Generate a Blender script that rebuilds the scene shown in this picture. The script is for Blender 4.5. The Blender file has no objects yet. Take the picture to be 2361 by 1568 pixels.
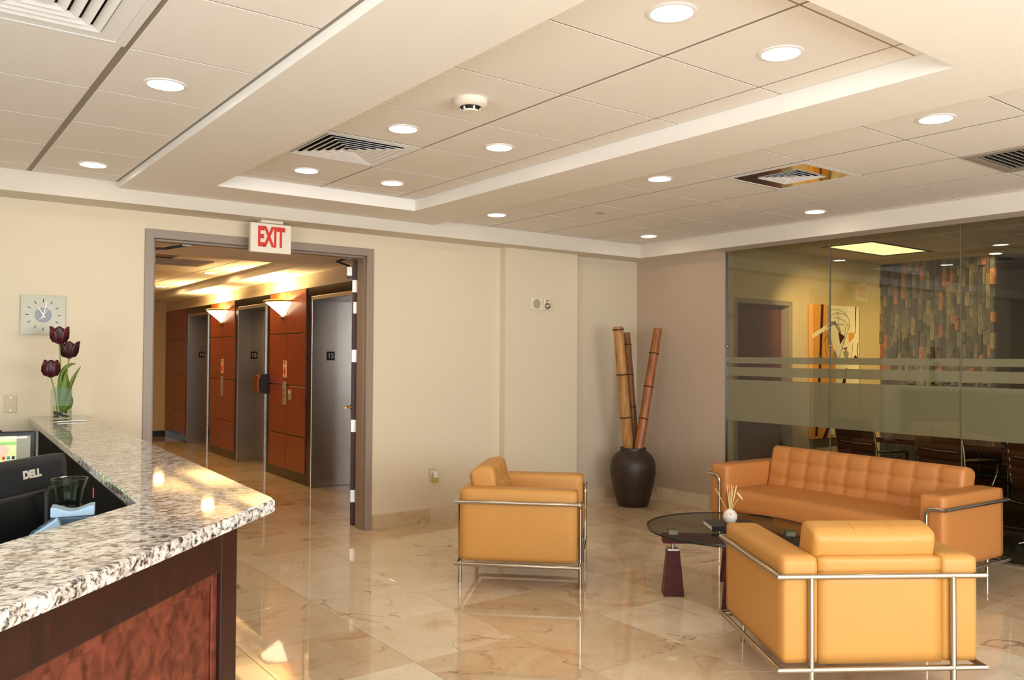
import bpy, math, random
import numpy as np
from mathutils import Matrix, Vector

random.seed(7)
SC = bpy.context.scene
COL = SC.collection
PI = math.pi

# ------------------------------------------------------------------ camera
CAM_Z = 1.46
YAW, PITCH, ROLL, FPX = 0.646327894, 0.0189869597, 0.00623971844, 1910.65
fw = Vector((math.sin(YAW)*math.cos(PITCH), math.cos(YAW)*math.cos(PITCH), math.sin(PITCH)))
rt = Vector((math.cos(YAW), -math.sin(YAW), 0))
up = rt.cross(fw)
r2 = rt*math.cos(ROLL) + up*math.sin(ROLL)
u2 = -rt*math.sin(ROLL) + up*math.cos(ROLL)
cam_d = bpy.data.cameras.new('camera')
cam_d.sensor_fit = 'HORIZONTAL'
cam_d.sensor_width = 36.0
cam_d.lens = FPX/2361*36.0
cam_d.clip_start = 0.05
cam = bpy.data.objects.new('camera', cam_d)
COL.objects.link(cam)
cam.matrix_world = Matrix(((r2.x, u2.x, -fw.x, 0), (r2.y, u2.y, -fw.y, 0), (r2.z, u2.z, -fw.z, CAM_Z), (0, 0, 0, 1)))
SC.camera = cam

# ------------------------------------------------------------------ world, added daylight, exposure
w = bpy.data.worlds.new('world'); SC.world = w
w.use_nodes = True
w.node_tree.nodes['Background'].inputs['Color'].default_value = (0.75, 0.87, 1.0, 1)
w.node_tree.nodes['Background'].inputs['Strength'].default_value = 1.0
SC.view_settings.view_transform = 'Standard'
SC.view_settings.look = 'None'
SC.view_settings.gamma = 1.0
SC.view_settings.use_curve_mapping = False
SC.view_settings.exposure = -0.76
SC.cycles.use_denoising = True
SC.cycles.use_adaptive_sampling = True
SC.cycles.adaptive_threshold = 0.05
SC.cycles.max_bounces = 7
SC.cycles.diffuse_bounces = 4
SC.cycles.glossy_bounces = 3
SC.cycles.transparent_max_bounces = 12
SC.cycles.sample_clamp_indirect = 6.0
SC.cycles.caustics_reflective = False
SC.cycles.caustics_refractive = False

FILL_W = 560.0        # added cool fill standing for bounced flash, through the added windows
DOWN_E = 60.0        # downlight lens emission
WARM = (1.0, 0.85, 0.66)

def area_light(name, loc, rot, sx, sy, power, color):
    d = bpy.data.lights.new(name, 'AREA'); d.shape = 'RECTANGLE'; d.size = sx; d.size_y = sy
    d.energy = power; d.color = color
    o = bpy.data.objects.new(name, d); COL.objects.link(o); o.location = loc; o.rotation_euler = rot
    return o
# cool fill added as sky light, from added unseen windows behind and at left
area_light('added_daylight_a', (1.6, -2.75, 1.5), (math.radians(90), 0, 0), 6.6, 1.7, FILL_W, (0.92, 0.96, 1.0))
area_light('added_daylight_b', (-2.75, 0.6, 1.5), (math.radians(90), 0, math.radians(-90)), 3.6, 1.7, FILL_W*0.42, (0.88, 0.94, 1.0))

# ------------------------------------------------------------------ helpers
def lin(c):
    if isinstance(c, str):
        c = c.lstrip('#'); c = tuple(int(c[i:i+2], 16)/255 for i in (0, 2, 4))
    return tuple((v/12.92 if v <= 0.04045 else ((v+0.055)/1.055)**2.4) for v in c) + (1.0,)

def new_mat(name):
    m = bpy.data.materials.new(name); m.use_nodes = True
    nt = m.node_tree
    return m, nt, nt.nodes['Principled BSDF']

def pmat(name, col, rough=0.5, metal=0.0, spec=0.5, coat=0.0, bump=0.0, bscale=200.0, var=0.0, vscale=3.0, emit=None, estr=0.0, aniso=0.0):
    """principled material with optional fine bump and soft colour variation"""
    m, nt, b = new_mat(name)
    L = nt.links
    c = lin(col)
    b.inputs['Base Color'].default_value = c
    b.inputs['Roughness'].default_value = rough
    b.inputs['Metallic'].default_value = metal
    b.inputs['Specular IOR Level'].default_value = spec
    b.inputs['Coat Weight'].default_value = coat
    b.inputs['Coat Roughness'].default_value = 0.08
    if aniso: b.inputs['Anisotropic'].default_value = aniso
    if emit is not None:
        b.inputs['Emission Color'].default_value = lin(emit) if isinstance(emit, str) else (*emit, 1)
        b.inputs['Emission Strength'].default_value = estr
    if bump or var:
        tc = nt.nodes.new('ShaderNodeTexCoord')
    if bump:
        n = nt.nodes.new('ShaderNodeTexNoise'); n.inputs['Scale'].default_value = bscale; n.inputs['Detail'].default_value = 3
        bp = nt.nodes.new('ShaderNodeBump'); bp.inputs['Strength'].default_value = bump; bp.inputs['Distance'].default_value = 0.002
        L.new(tc.outputs['Object'], n.inputs['Vector']); L.new(n.outputs['Fac'], bp.inputs['Height']); L.new(bp.outputs['Normal'], b.inputs['Normal'])
    if var:
        n = nt.nodes.new('ShaderNodeTexNoise'); n.inputs['Scale'].default_value = vscale; n.inputs['Detail'].default_value = 5
        mx = nt.nodes.new('ShaderNodeMix'); mx.data_type = 'RGBA'
        mx.inputs['A'].default_value = tuple(max(0, v*(1-var)) for v in c[:3]) + (1,)
        mx.inputs['B'].default_value = tuple(min(1, v*(1+var)) for v in c[:3]) + (1,)
        L.new(tc.outputs['Object'], n.inputs['Vector']); L.new(n.outputs['Fac'], mx.inputs['Factor']); L.new(mx.outputs['Result'], b.inputs['Base Color'])
    return m

def ramp(nt, stops, interp='LINEAR'):
    r = nt.nodes.new('ShaderNodeValToRGB'); cr = r.color_ramp; cr.interpolation = interp
    while len(cr.elements) < len(stops): cr.elements.new(0.5)
    for e, (p, c) in zip(cr.elements, stops):
        e.position = p; e.color = lin(c) if isinstance(c, str) else (*c, 1)
    return r

class MB:
    """collects shapes, builds them as one mesh object"""
    def __init__(s): s.v = []; s.f = []; s.m = []; s.mi = 0
    def add(s, vs, fs):
        o = len(s.v); s.v += [tuple(map(float, p)) for p in vs]; s.f += [tuple(i+o for i in f) for f in fs]; s.m += [s.mi]*len(fs); return s
    def box(s, x0, x1, y0, y1, z0, z1):
        return s.add([(x0,y0,z0),(x1,y0,z0),(x1,y1,z0),(x0,y1,z0),(x0,y0,z1),(x1,y0,z1),(x1,y1,z1),(x0,y1,z1)],
                     [(0,3,2,1),(4,5,6,7),(0,1,5,4),(1,2,6,5),(2,3,7,6),(3,0,4,7)])
    def obox(s, c, ax, ay, az, hx, hy, hz):
        c = Vector(c); ax = Vector(ax).normalized()*hx; ay = Vector(ay).normalized()*hy; az = Vector(az).normalized()*hz
        P = [c+sx*ax+sy*ay+sz*az for sz in (-1,1) for sx, sy in ((-1,-1),(1,-1),(1,1),(-1,1))]
        return s.add(P, [(0,3,2,1),(4,5,6,7),(0,1,5,4),(1,2,6,5),(2,3,7,6),(3,0,4,7)])
    def cham(s, x0, x1, y0, y1, z0, z1, c, top=True):
        """box with a chamfered top (or bottom) edge"""
        if top: zs = [(z0, 0), (z1-c, 0), (z1, c)]
        else: zs = [(z0, c), (z0+c, 0), (z1, 0)]
        vs = []; fs = []
        for z, i in zs: vs += [(x0+i,y0+i,z),(x1-i,y0+i,z),(x1-i,y1-i,z),(x0+i,y1-i,z)]
        fs.append((0,3,2,1)); fs.append((8,9,10,11))
        for k in (0, 4):
            for i in range(4): fs.append((k+i, k+(i+1)%4, k+4+(i+1)%4, k+4+i))
        return s.add(vs, fs)
    def prism(s, poly, z0, z1):
        n = len(poly); a = sum(poly[i][0]*poly[(i+1)%n][1]-poly[(i+1)%n][0]*poly[i][1] for i in range(n))
        if a < 0: poly = poly[::-1]
        vs = [(x,y,z0) for x,y in poly]+[(x,y,z1) for x,y in poly]
        fs = [tuple(range(n))[::-1], tuple(range(n,2*n))]+[(i,(i+1)%n,n+(i+1)%n,n+i) for i in range(n)]
        return s.add(vs, fs)
    def prism_axis(s, poly, origin, eu, ev, ew, d0, d1):
        """polygon in (u,v) extruded along ew from d0 to d1"""
        o = Vector(origin); eu = Vector(eu); ev = Vector(ev); ew = Vector(ew); n = len(poly)
        vs = [o+eu*u+ev*v+ew*d0 for u,v in poly]+[o+eu*u+ev*v+ew*d1 for u,v in poly]
        fs = [tuple(range(n))[::-1], tuple(range(n,2*n))]+[(i,(i+1)%n,n+(i+1)%n,n+i) for i in range(n)]
        return s.add(vs, fs)
    def tube(s, path, r, n=12, caps=True, closed=False):
        P = [Vector(p) for p in path]; m = len(P)
        rr = r if isinstance(r, (list, tuple)) else [r]*m
        T = []
        for i in range(m):
            if closed: t = (P[(i+1)%m]-P[i-1])
            elif i == 0: t = P[1]-P[0]
            elif i == m-1: t = P[-1]-P[-2]
            else: t = (P[i+1]-P[i]).normalized()+(P[i]-P[i-1]).normalized()
            T.append(t.normalized())
        ref = Vector((0,0,1)) if abs(T[0].z) < 0.9 else Vector((1,0,0))
        nrm = (ref-T[0]*ref.dot(T[0])).normalized()
        vs = []; fs = []
        for i in range(m):
            nrm = (nrm-T[i]*nrm.dot(T[i])).normalized(); b = T[i].cross(nrm)
            k = 1.0
            if 0 < i < m-1 and not closed:
                k = 1.0/max(0.5, (P[i+1]-P[i]).normalized().dot(T[i]))
                bis = ((P[i+1]-P[i]).normalized()-(P[i]-P[i-1]).normalized())
                bis = bis.normalized() if bis.length > 1e-6 else None
            else: bis = None
            for j in range(n):
                a = 2*PI*j/n; d = nrm*math.cos(a)+b*math.sin(a)
                if bis is not None: d = d+bis*(d.dot(bis)*(k-1))
                vs.append(P[i]+d*rr[i])
        mm = m if closed else m-1
        for i in range(mm):
            for j in range(n):
                a = i*n+j; b_ = i*n+(j+1)%n; c = ((i+1)%m)*n+(j+1)%n; d = ((i+1)%m)*n+j
                fs.append((a,b_,c,d))
        if caps and not closed:
            fs.append(tuple(range(n))[::-1]); fs.append(tuple((m-1)*n+j for j in range(n)))
        return s.add(vs, fs)
    def lathe(s, prof, n=32, c=(0,0,0), a0=0.0, a1=2*PI, sx=1.0, sy=1.0):
        full = abs(a1-a0-2*PI) < 1e-6; k = n if full else n+1
        vs = []; fs = []
        for r, z in prof:
            for j in range(k):
                a = a0+(a1-a0)*j/n; vs.append((c[0]+r*math.cos(a)*sx, c[1]+r*math.sin(a)*sy, c[2]+z))
        for i in range(len(prof)-1):
            for j in range(n):
                j2 = (j+1) % k
                fs.append((i*k+j, i*k+j2, (i+1)*k+j2, (i+1)*k+j))
        return s.add(vs, fs)
    def build(s, name, mat, parent=None, smooth=False, loc=None, rotz=0.0, angle=None):
        me = bpy.data.meshes.new(name); me.from_pydata(s.v, [], s.f)
        mats = mat if isinstance(mat, (list, tuple)) else [mat]
        for m in mats: me.materials.append(m)
        if len(mats) > 1: me.polygons.foreach_set('material_index', s.m)
        me.update()
        if smooth: shade(me, angle)
        return link(name, me, parent, loc, rotz)

def shade(me, angle=None):
    me.polygons.foreach_set('use_smooth', [True]*len(me.polygons))
    if angle is not None:
        me.set_sharp_from_angle(angle=math.radians(angle))

def link(name, me, parent=None, loc=None, rotz=0.0):
    o = bpy.data.objects.new(name, me); COL.objects.link(o)
    if parent is not None: o.parent = parent
    if loc is not None: o.location = loc
    if rotz: o.rotation_euler = (0,0,rotz)
    return o

def bevel(o, wd=0.004, seg=2):
    b = o.modifiers.new('soft_edges', 'BEVEL'); b.width = wd; b.segments = seg; b.limit_method = 'ANGLE'; b.angle_limit = math.radians(35)
    return o

def tag(o, label, cat, group=None, kind=None):
    o['label'] = label; o['category'] = cat
    if group: o['group'] = group
    if kind: o['kind'] = kind
    return o

def thing(name, label, cat, loc=(0,0,0), rotz=0.0, group=None):
    o = bpy.data.objects.new(name, None); COL.objects.link(o); o.location = loc; o.rotation_euler = (0,0,rotz)
    o.empty_display_size = 0.1
    return tag(o, label, cat, group)

def struct(o, label, cat):
    return tag(o, label, cat, None, 'structure')

def sempty(name, label, cat):
    o = bpy.data.objects.new(name, None); COL.objects.link(o); o.empty_display_size = 0.1
    return tag(o, label, cat, None, 'structure')

def copy_tree(o, parent=None):
    c = o.copy(); COL.objects.link(c); c.parent = parent
    for ch in list(o.children): copy_tree(ch, c)
    return c

def text_mesh(name, body, size, mat, parent, origin, eu, ev, depth=0.001, sx=1.0, align='CENTER', bold=0.0):
    """lettering as a thin mesh lying in the plane (eu, ev)"""
    cu = bpy.data.curves.new('lettering', 'FONT'); cu.body = body; cu.size = size; cu.extrude = depth/2; cu.offset = bold
    cu.align_x = align; cu.align_y = 'CENTER'
    t = bpy.data.objects.new('lettering_tmp', cu); COL.objects.link(t)
    dg = bpy.context.evaluated_depsgraph_get(); dg.update()
    me = bpy.data.meshes.new_from_object(t.evaluated_get(dg)); me.name = name
    bpy.data.objects.remove(t); bpy.data.curves.remove(cu)
    me.materials.clear(); me.materials.append(mat)
    eu = Vector(eu).normalized(); ev = Vector(ev).normalized(); en = eu.cross(ev)
    me.transform(Matrix(((eu.x*sx, ev.x, en.x, origin[0]), (eu.y*sx, ev.y, en.y, origin[1]), (eu.z*sx, ev.z, en.z, origin[2]), (0,0,0,1))))
    return link(name, me, parent)

def cushion_mesh(hx, hy, hz, r, nx, ny, nz, tuft=None, crown=0.0):
    """closed rounded cushion; local x width, y depth (front +y), z height. tuft = (cols, rows, depth): seam grid on the front.
    crown bulges the broad faces."""
    vid = {}; vs = []; fs = []
    def P(i, j, k):
        key = (i, j, k)
        if key in vid: return vid[key]
        p = np.array([(2*i/nx-1)*hx, (2*j/ny-1)*hy, (2*k/nz-1)*hz]); h = np.array([hx, hy, hz])
        rr = np.minimum(np.broadcast_to(np.array(r, float), (3,)), h)
        inner = np.clip(p, -(h-rr), h-rr); d = p-inner
        q = inner.copy(); L = np.linalg.norm(d/np.maximum(rr, 1e-6))
        if L > 1e-9: q = inner + d/L
        u = p[0]/hx; v = p[2]/hz; t = p[1]/hy
        bul = (1-u*u)*(1-v*v)
        q[1] += crown*bul*np.sign(t)*abs(t)
        if tuft and j == ny:
            nc, nr, dp = tuft
            U = (u+1)/2*nc; V = (v+1)/2*nr
            su = abs(math.sin(PI*U)); sv = abs(math.sin(PI*V))
            iu = round(U); iv = round(V)
            if iu in (0, nc): su = max(su, 1.0)
            if iv in (0, nr): sv = max(sv, 1.0)
            e = min(su**0.45, 1)*min(sv**0.45, 1)
            knot = math.exp(-((U-iu)**2+(V-iv)**2)/0.02) if (0 < iu < nc and 0 < iv < nr) else 0
            q[1] -= dp*(1-e)*min(1, 6*(1-abs(u)))**0.5 + dp*0.9*knot
        vid[key] = len(vs); vs.append(tuple(q)); return vid[key]
    for i in range(nx):
        for k in range(nz):
            fs.append((P(i,0,k),P(i+1,0,k),P(i+1,0,k+1),P(i,0,k+1)))
            fs.append((P(i,ny,k),P(i,ny,k+1),P(i+1,ny,k+1),P(i+1,ny,k)))
    for j in range(ny):
        for k in range(nz):
            fs.append((P(0,j,k),P(0,j,k+1),P(0,j+1,k+1),P(0,j+1,k)))
            fs.append((P(nx,j,k),P(nx,j+1,k),P(nx,j+1,k+1),P(nx,j,k+1)))
    for i in range(nx):
        for j in range(ny):
            fs.append((P(i,j,0),P(i,j+1,0),P(i+1,j+1,0),P(i+1,j,0)))
            fs.append((P(i,j,nz),P(i+1,j,nz),P(i+1,j+1,nz),P(i,j+1,nz)))
    return vs, fs

def mesh_from(name, vs, fs, mat, smooth=True, angle=None):
    me = bpy.data.meshes.new(name); me.from_pydata(vs, [], fs); me.materials.append(mat); me.update()
    if smooth: shade(me, angle)
    return me

def arc(c, r, a0, a1, n, e1, e2):
    c = Vector(c); e1 = Vector(e1); e2 = Vector(e2)
    return [c+e1*(r*math.cos(a0+(a1-a0)*i/n))+e2*(r*math.sin(a0+(a1-a0)*i/n)) for i in range(n+1)]

# ------------------------------------------------------------------ materials
M = {}
M['cream'] = pmat('cream_wall_paint', '#E2D4B9', 0.75, bump=0.15, bscale=350)
M['taupe'] = pmat('taupe_wall_paint', '#BDA893', 0.7, bump=0.15, bscale=350)
M['cream2'] = pmat('greyer_cream_wall_paint', '#D6C8B0', 0.75, bump=0.15, bscale=350)
M['white'] = pmat('white_ceiling_paint', '#F1EDE5', 0.8, bump=0.1, bscale=300)
M['bulk'] = pmat('bulkhead_paint', '#DDD5C6', 0.8, bump=0.1, bscale=300)
M['tile'] = pmat('ceiling_tile_mineral', '#F1ECE4', 0.95, spec=0.2, bump=0.5, bscale=260, var=0.03, vscale=60)
M['grid'] = pmat('ceiling_grid_metal', '#91877A', 0.6)
M['greyframe'] = pmat('grey_frame_paint', '#97897B', 0.4)
M['chrome'] = pmat('polished_chrome', '#BDB7AB', 0.17, metal=1.0)
M['steel'] = pmat('satin_steel', '#B9B6B0', 0.35, metal=1.0)
M['brass'] = pmat('brass', '#C79A4A', 0.25, metal=1.0)
M['black'] = pmat('black_plastic', '#141416', 0.35)
M['blackmatt'] = pmat('black_laminate', '#060607', 0.7, spec=0.08, var=0.2, vscale=20)
M['darkgrey'] = pmat('dark_grey_plastic', '#1F2123', 0.45, spec=0.3)
M['ivory'] = pmat('ivory_plastic', '#CDBE98', 0.45)
M['offwhite'] = pmat('off_white_plastic', '#E8DFCF', 0.45)
M['red'] = pmat('red_print', '#D8301C', 0.5)
M['leather'] = pmat('caramel_leather', '#CA924A', 0.45, spec=0.45, bump=0.25, bscale=420, var=0.05, vscale=2.5)
M['leather2'] = pmat('caramel_leather_warm_lit', '#C98446', 0.45, spec=0.45, bump=0.25, bscale=420, var=0.06, vscale=2.5)  # chair leather turned more orange: warm lamp light put into the sofa's colour
M['blackgranite'] = pmat('black_granite', '#1B1613', 0.12, var=0.5, vscale=160)
M['carpet'] = pmat('charcoal_carpet', '#37332E', 0.95, spec=0.1, bump=0.8, bscale=500, var=0.3, vscale=120)
M['lens'] = pmat('lit_lens', '#FFFFFF', 0.4, emit=WARM, estr=DOWN_E)
M['lenslobby'] = pmat('lit_lens_lobby', '#FFFFFF', 0.4, emit=(1.0, 0.6, 0.26), estr=330)
M['lensconf'] = pmat('lit_lens_conference', '#FFFFFF', 0.4, emit=(1.0, 0.72, 0.36), estr=330)
M['shade'] = pmat('lit_frosted_shade', '#FFF3DC', 0.5, emit=(1.0, 0.80, 0.50), estr=7.5)
M['darkvoid'] = pmat('duct_shade_black', '#0B0B0C', 0.8)  # black sheets stand for the unlit hollow behind vent slats
M['reed'] = pmat('reed_straw', '#E9CE93', 0.7)
M['petalwhite'] = pmat('white_petal', '#F4E9D2', 0.6)
M['paper'] = pmat('paper_pages', '#E8E0D0', 0.8)
M['bluegrey'] = pmat('blue_grey_plastic', '#8FA9BC', 0.4)
M['navy'] = pmat('navy_plastic', '#3B5166', 0.4)
M['pink'] = pmat('pink_paper', '#D0566A', 0.7)
M['olive'] = pmat('soil_pebbles', '#4A2C1A', 0.7, var=0.6, vscale=120)
M['leaf'] = pmat('tulip_leaf_green', '#667F22', 0.45, var=0.25, vscale=30)
M['stem'] = pmat('tulip_stem_green', '#7C9A45', 0.5)

def wood(name, c1, c2, scale=(1, 1, 12), rough=0.3, coat=0.25, vert=True, dist=2.0):
    m, nt, b = new_mat(name); L = nt.links
    tc = nt.nodes.new('ShaderNodeTexCoord'); mp = nt.nodes.new('ShaderNodeMapping')
    oi = nt.nodes.new('ShaderNodeObjectInfo')
    mp.inputs['Scale'].default_value = scale
    ad = nt.nodes.new('ShaderNodeVectorMath'); ad.operation = 'ADD'
    n = nt.nodes.new('ShaderNodeTexNoise'); n.inputs['Scale'].default_value = 6; n.inputs['Detail'].default_value = 6; n.inputs['Distortion'].default_value = dist
    r = ramp(nt, [(0.32, c1), (0.68, c2)])
    L.new(tc.outputs['Object'], mp.inputs['Vector']); L.new(mp.outputs['Vector'], ad.inputs[0]); L.new(oi.outputs['Random'], ad.inputs[1])
    L.new(ad.outputs['Vector'], n.inputs['Vector']); L.new(n.outputs['Fac'], r.inputs['Fac']); L.new(r.outputs['Color'], b.inputs['Base Color'])
    b.inputs['Roughness'].default_value = rough; b.inputs['Coat Weight'].default_value = coat; b.inputs['Coat Roughness'].default_value = 0.1
    return m
M['cherry'] = wood('cherry_panel_wood', '#6E2810', '#96421C', (9, 9, 0.7), 0.35)
M['mahogany'] = wood('mahogany_desk_wood', '#210A06', '#36130C', (5, 5, 0.6), 0.4, 0.0)
M['mahopanel'] = wood('mahogany_burl_panel', '#431509', '#7A3A28', (4.5, 4.5, 3.5), 0.4, 0.0, dist=0.8)
M['tablewood'] = wood('dark_red_table_wood', '#3A0D0A', '#571510', (6, 6, 2), 0.35, 0.0)
M['confwood'] = wood('conference_walnut', '#2A1309', '#472211', (1, 8, 8), 0.15, 0.6)
M['doorwood'] = wood('door_mahogany', '#4A2016', '#6B3223', (8, 8, 0.6), 0.3)
M['plumwood'] = wood('plum_stained_wood', '#3A1A1E', '#512C30', (8, 8, 0.6), 0.5, 0.0)
M['tablewood'].node_tree.nodes['Principled BSDF'].inputs['Specular IOR Level'].default_value = 0.2
M['brownmesh'] = pmat('brown_ribbed_leather', '#4E2815', 0.4, spec=0.5)
M['darkcanvas'] = pmat('canvas_maroon', '#451712', 0.8)
M['artcream'] = pmat('canvas_cream', '#F2E6C4', 0.85, var=0.05, vscale=12)
M['artorange'] = pmat('canvas_orange', '#E0A04A', 0.85, var=0.12, vscale=10)
M['artgrey'] = pmat('canvas_grey', '#9A917D', 0.85)
M['artbrown'] = pmat('canvas_brown', '#7A4A2A', 0.85)

def marble(name, base, alt, vein, rust, rough=0.035):
    m, nt, b = new_mat(name); L = nt.links
    tc = nt.nodes.new('ShaderNodeTexCoord'); oi = nt.nodes.new('ShaderNodeObjectInfo')
    ml = nt.nodes.new('ShaderNodeMath'); ml.operation = 'MULTIPLY'; ml.inputs[1].default_value = 37.0
    ad = nt.nodes.new('ShaderNodeVectorMath'); ad.operation = 'ADD'
    rot = nt.nodes.new('ShaderNodeVectorRotate'); rot.rotation_type = 'Z_AXIS'
    L.new(oi.outputs['Random'], ml.inputs[0]); L.new(tc.outputs['Object'], rot.inputs['Vector']); L.new(ml.outputs[0], rot.inputs['Angle'])
    L.new(rot.outputs['Vector'], ad.inputs[0]); L.new(ml.outputs[0], ad.inputs[1])
    def noise(scale, det, distn=0.0, rgh=0.55):
        n = nt.nodes.new('ShaderNodeTexNoise'); n.inputs['Scale'].default_value = scale; n.inputs['Detail'].default_value = det
        n.inputs['Distortion'].default_value = distn; n.inputs['Roughness'].default_value = rgh
        L.new(ad.outputs['Vector'], n.inputs['Vector']); return n
    def mix(f, a, bcol):
        x = nt.nodes.new('ShaderNodeMix'); x.data_type = 'RGBA'
        L.new(f, x.inputs['Factor'])
        if isinstance(a, str): x.inputs['A'].default_value = lin(a)
        else: L.new(a, x.inputs['A'])
        if isinstance(bcol, str): x.inputs['B'].default_value = lin(bcol)
        else: L.new(bcol, x.inputs['B'])
        return x.outputs['Result']
    n1 = noise(2.6, 8, 1.5)
    r1 = ramp(nt, [(0.35, (0,0,0)), (0.65, (1,1,1))]); L.new(n1.outputs['Fac'], r1.inputs['Fac'])
    c = mix(r1.outputs['Color'], base, alt)
    # tone of the whole slab
    rt_ = ramp(nt, [(0.0, '#C2A078'), (0.5, '#DEC6A6'), (1.0, '#F0E4CE')]); L.new(oi.outputs['Random'], rt_.inputs['Fac'])
    mt = nt.nodes.new('ShaderNodeMix'); mt.data_type = 'RGBA'; mt.inputs['Factor'].default_value = 0.55
    L.new(c, mt.inputs['A']); L.new(rt_.outputs['Color'], mt.inputs['B']); c = mt.outputs['Result']
    n4 = noise(55, 6, 0.3, 0.7); r4 = ramp(nt, [(0.35, (0.80, 0.77, 0.72)), (0.65, (1.08, 1.08, 1.08))]); L.new(n4.outputs['Fac'], r4.inputs['Fac'])
    mm = nt.nodes.new('ShaderNodeMix'); mm.data_type = 'RGBA'; mm.blend_type = 'MULTIPLY'; mm.inputs['Factor'].default_value = 0.4
    L.new(c, mm.inputs['A']); L.new(r4.outputs['Color'], mm.inputs['B']); c = mm.outputs['Result']
    # thin veins
    n2 = noise(1.15, 5, 0.7, 0.5)
    sb = nt.nodes.new('ShaderNodeMath'); sb.operation = 'SUBTRACT'; sb.inputs[1].default_value = 0.5
    ab = nt.nodes.new('ShaderNodeMath'); ab.operation = 'ABSOLUTE'
    L.new(n2.outputs['Fac'], sb.inputs[0]); L.new(sb.outputs[0], ab.inputs[0])
    rv = ramp(nt, [(0.0, (1,1,1)), (0.006, (0.0,0.0,0.0))]); L.new(ab.outputs[0], rv.inputs['Fac'])
    nm = noise(3.1, 3); rm = ramp(nt, [(0.45, (0,0,0)), (0.60, (0.7,0.7,0.7))]); L.new(nm.outputs['Fac'], rm.inputs['Fac'])
    mv = nt.nodes.new('ShaderNodeMath'); mv.operation = 'MULTIPLY'; L.new(rv.outputs['Color'], mv.inputs[0]); L.new(rm.outputs['Color'], mv.inputs[1])
    c = mix(mv.outputs[0], c, vein)
    # rusty clouds on some slabs
    n3 = noise(1.4, 7, 2.2, 0.6); r3 = ramp(nt, [(0.57, (0,0,0)), (0.72, (0.65,0.65,0.65))]); L.new(n3.outputs['Fac'], r3.inputs['Fac'])
    c = mix(r3.outputs['Color'], c, rust)
    L.new(c, b.inputs['Base Color'])
    b.inputs['Roughness'].default_value = rough; b.inputs['Specular IOR Level'].default_value = 0.6
    return m
M['marble'] = marble('beige_marble', '#E6D5BA', '#D2B794', '#7A5738', '#B4774A')
M['marblebase'] = marble('beige_marble_base', '#DECBAA', '#CBB087', '#6E3A28', '#C08B68', 0.2)
M['grout'] = pmat('tile_grout', '#86694A', 0.7)

def granite():
    m, nt, b = new_mat('speckled_granite'); L = nt.links
    tc = nt.nodes.new('ShaderNodeTexCoord'); mp = nt.nodes.new('ShaderNodeMapping'); mp.inputs['Scale'].default_value = (1, 1.6, 1.6)
    mp.inputs['Rotation'].default_value = (0, 0, math.radians(35))
    L.new(tc.outputs['Object'], mp.inputs['Vector'])
    def noise(s, d, di=0.0):
        n = nt.nodes.new('ShaderNodeTexNoise'); n.inputs['Scale'].default_value = s; n.inputs['Detail'].default_value = d; n.inputs['Distortion'].default_value = di
        n.inputs['Roughness'].default_value = 0.65
        L.new(mp.outputs['Vector'], n.inputs['Vector']); return n
    n1 = noise(46, 5, 0.5)
    r1 = ramp(nt, [(0.35, '#25221F'), (0.43, '#7E7872'), (0.50, '#D5D0C8'), (0.62, '#F4F1EC')]); L.new(n1.outputs['Fac'], r1.inputs['Fac'])
    n2 = noise(9, 4, 1.0); r2_ = ramp(nt, [(0.42, '#FFFFFF'), (0.70, '#B9AEA4')]); L.new(n2.outputs['Fac'], r2_.inputs['Fac'])
    mx = nt.nodes.new('ShaderNodeMix'); mx.data_type = 'RGBA'; mx.blend_type = 'MULTIPLY'; mx.inputs['Factor'].default_value = 0.8
    L.new(r1.outputs['Color'], mx.inputs['A']); L.new(r2_.outputs['Color'], mx.inputs['B'])
    L.new(mx.outputs['Result'], b.inputs['Base Color'])
    b.inputs['Roughness'].default_value = 0.045; b.inputs['Specular IOR Level'].default_value = 0.55
    return m
M['granite'] = granite()

def brushed():
    m, nt, b = new_mat('brushed_stainless'); L = nt.links
    b.inputs['Roughness'].default_value = 0.27
    b.inputs['Base Color'].default_value = lin('#C4C1BE'); b.inputs['Metallic'].default_value = 1.0
    return m
M['brushed'] = brushed()

def thin_glass(name, tint, refl=1.0, ior=1.5, extra=0.0):
    """clear pane: what lies behind shows through, what lies before reflects"""
    m = bpy.data.materials.new(name); m.use_nodes = True; nt = m.node_tree; nt.nodes.clear(); L = nt.links
    out = nt.nodes.new('ShaderNodeOutputMaterial'); tr = nt.nodes.new('ShaderNodeBsdfTransparent'); gl = nt.nodes.new('ShaderNodeBsdfGlossy')
    mx = nt.nodes.new('ShaderNodeMixShader')
    tr.inputs['Color'].default_value = lin(tint); gl.inputs['Roughness'].default_value = 0.0; gl.inputs['Color'].default_value = (refl, refl, refl, 1)
    ge = nt.nodes.new('ShaderNodeNewGeometry'); dt = nt.nodes.new('ShaderNodeVectorMath'); dt.operation = 'DOT_PRODUCT'
    L.new(ge.outputs['Normal'], dt.inputs[0]); L.new(ge.outputs['Incoming'], dt.inputs[1])
    def mth(op, x, y=None):
        n = nt.nodes.new('ShaderNodeMath'); n.operation = op
        for i, v in enumerate((x, y)):
            if v is None: continue
            if isinstance(v, (int, float)): n.inputs[i].default_value = v
            else: L.new(v, n.inputs[i])
        return n.outputs[0]
    f0 = ((ior-1)/(ior+1))**2
    k = mth('POWER', mth('SUBTRACT', 1.0, mth('ABSOLUTE', dt.outputs['Value'])), 5.0)
    fac = mth('ADD', mth('MULTIPLY', k, 1-f0), f0)
    L.new(fac, mx.inputs[0]); L.new(tr.outputs[0], mx.inputs[1]); L.new(gl.outputs[0], mx.inputs[2]); L.new(mx.outputs[0], out.inputs['Surface'])
    return m
M['partglass'] = thin_glass('partition_glass', '#DAD9C8', 1.0, 1.75)
M['tableglass'] = thin_glass('smoky_table_glass', '#F0F3EA', 0.4, 1.35)
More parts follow.
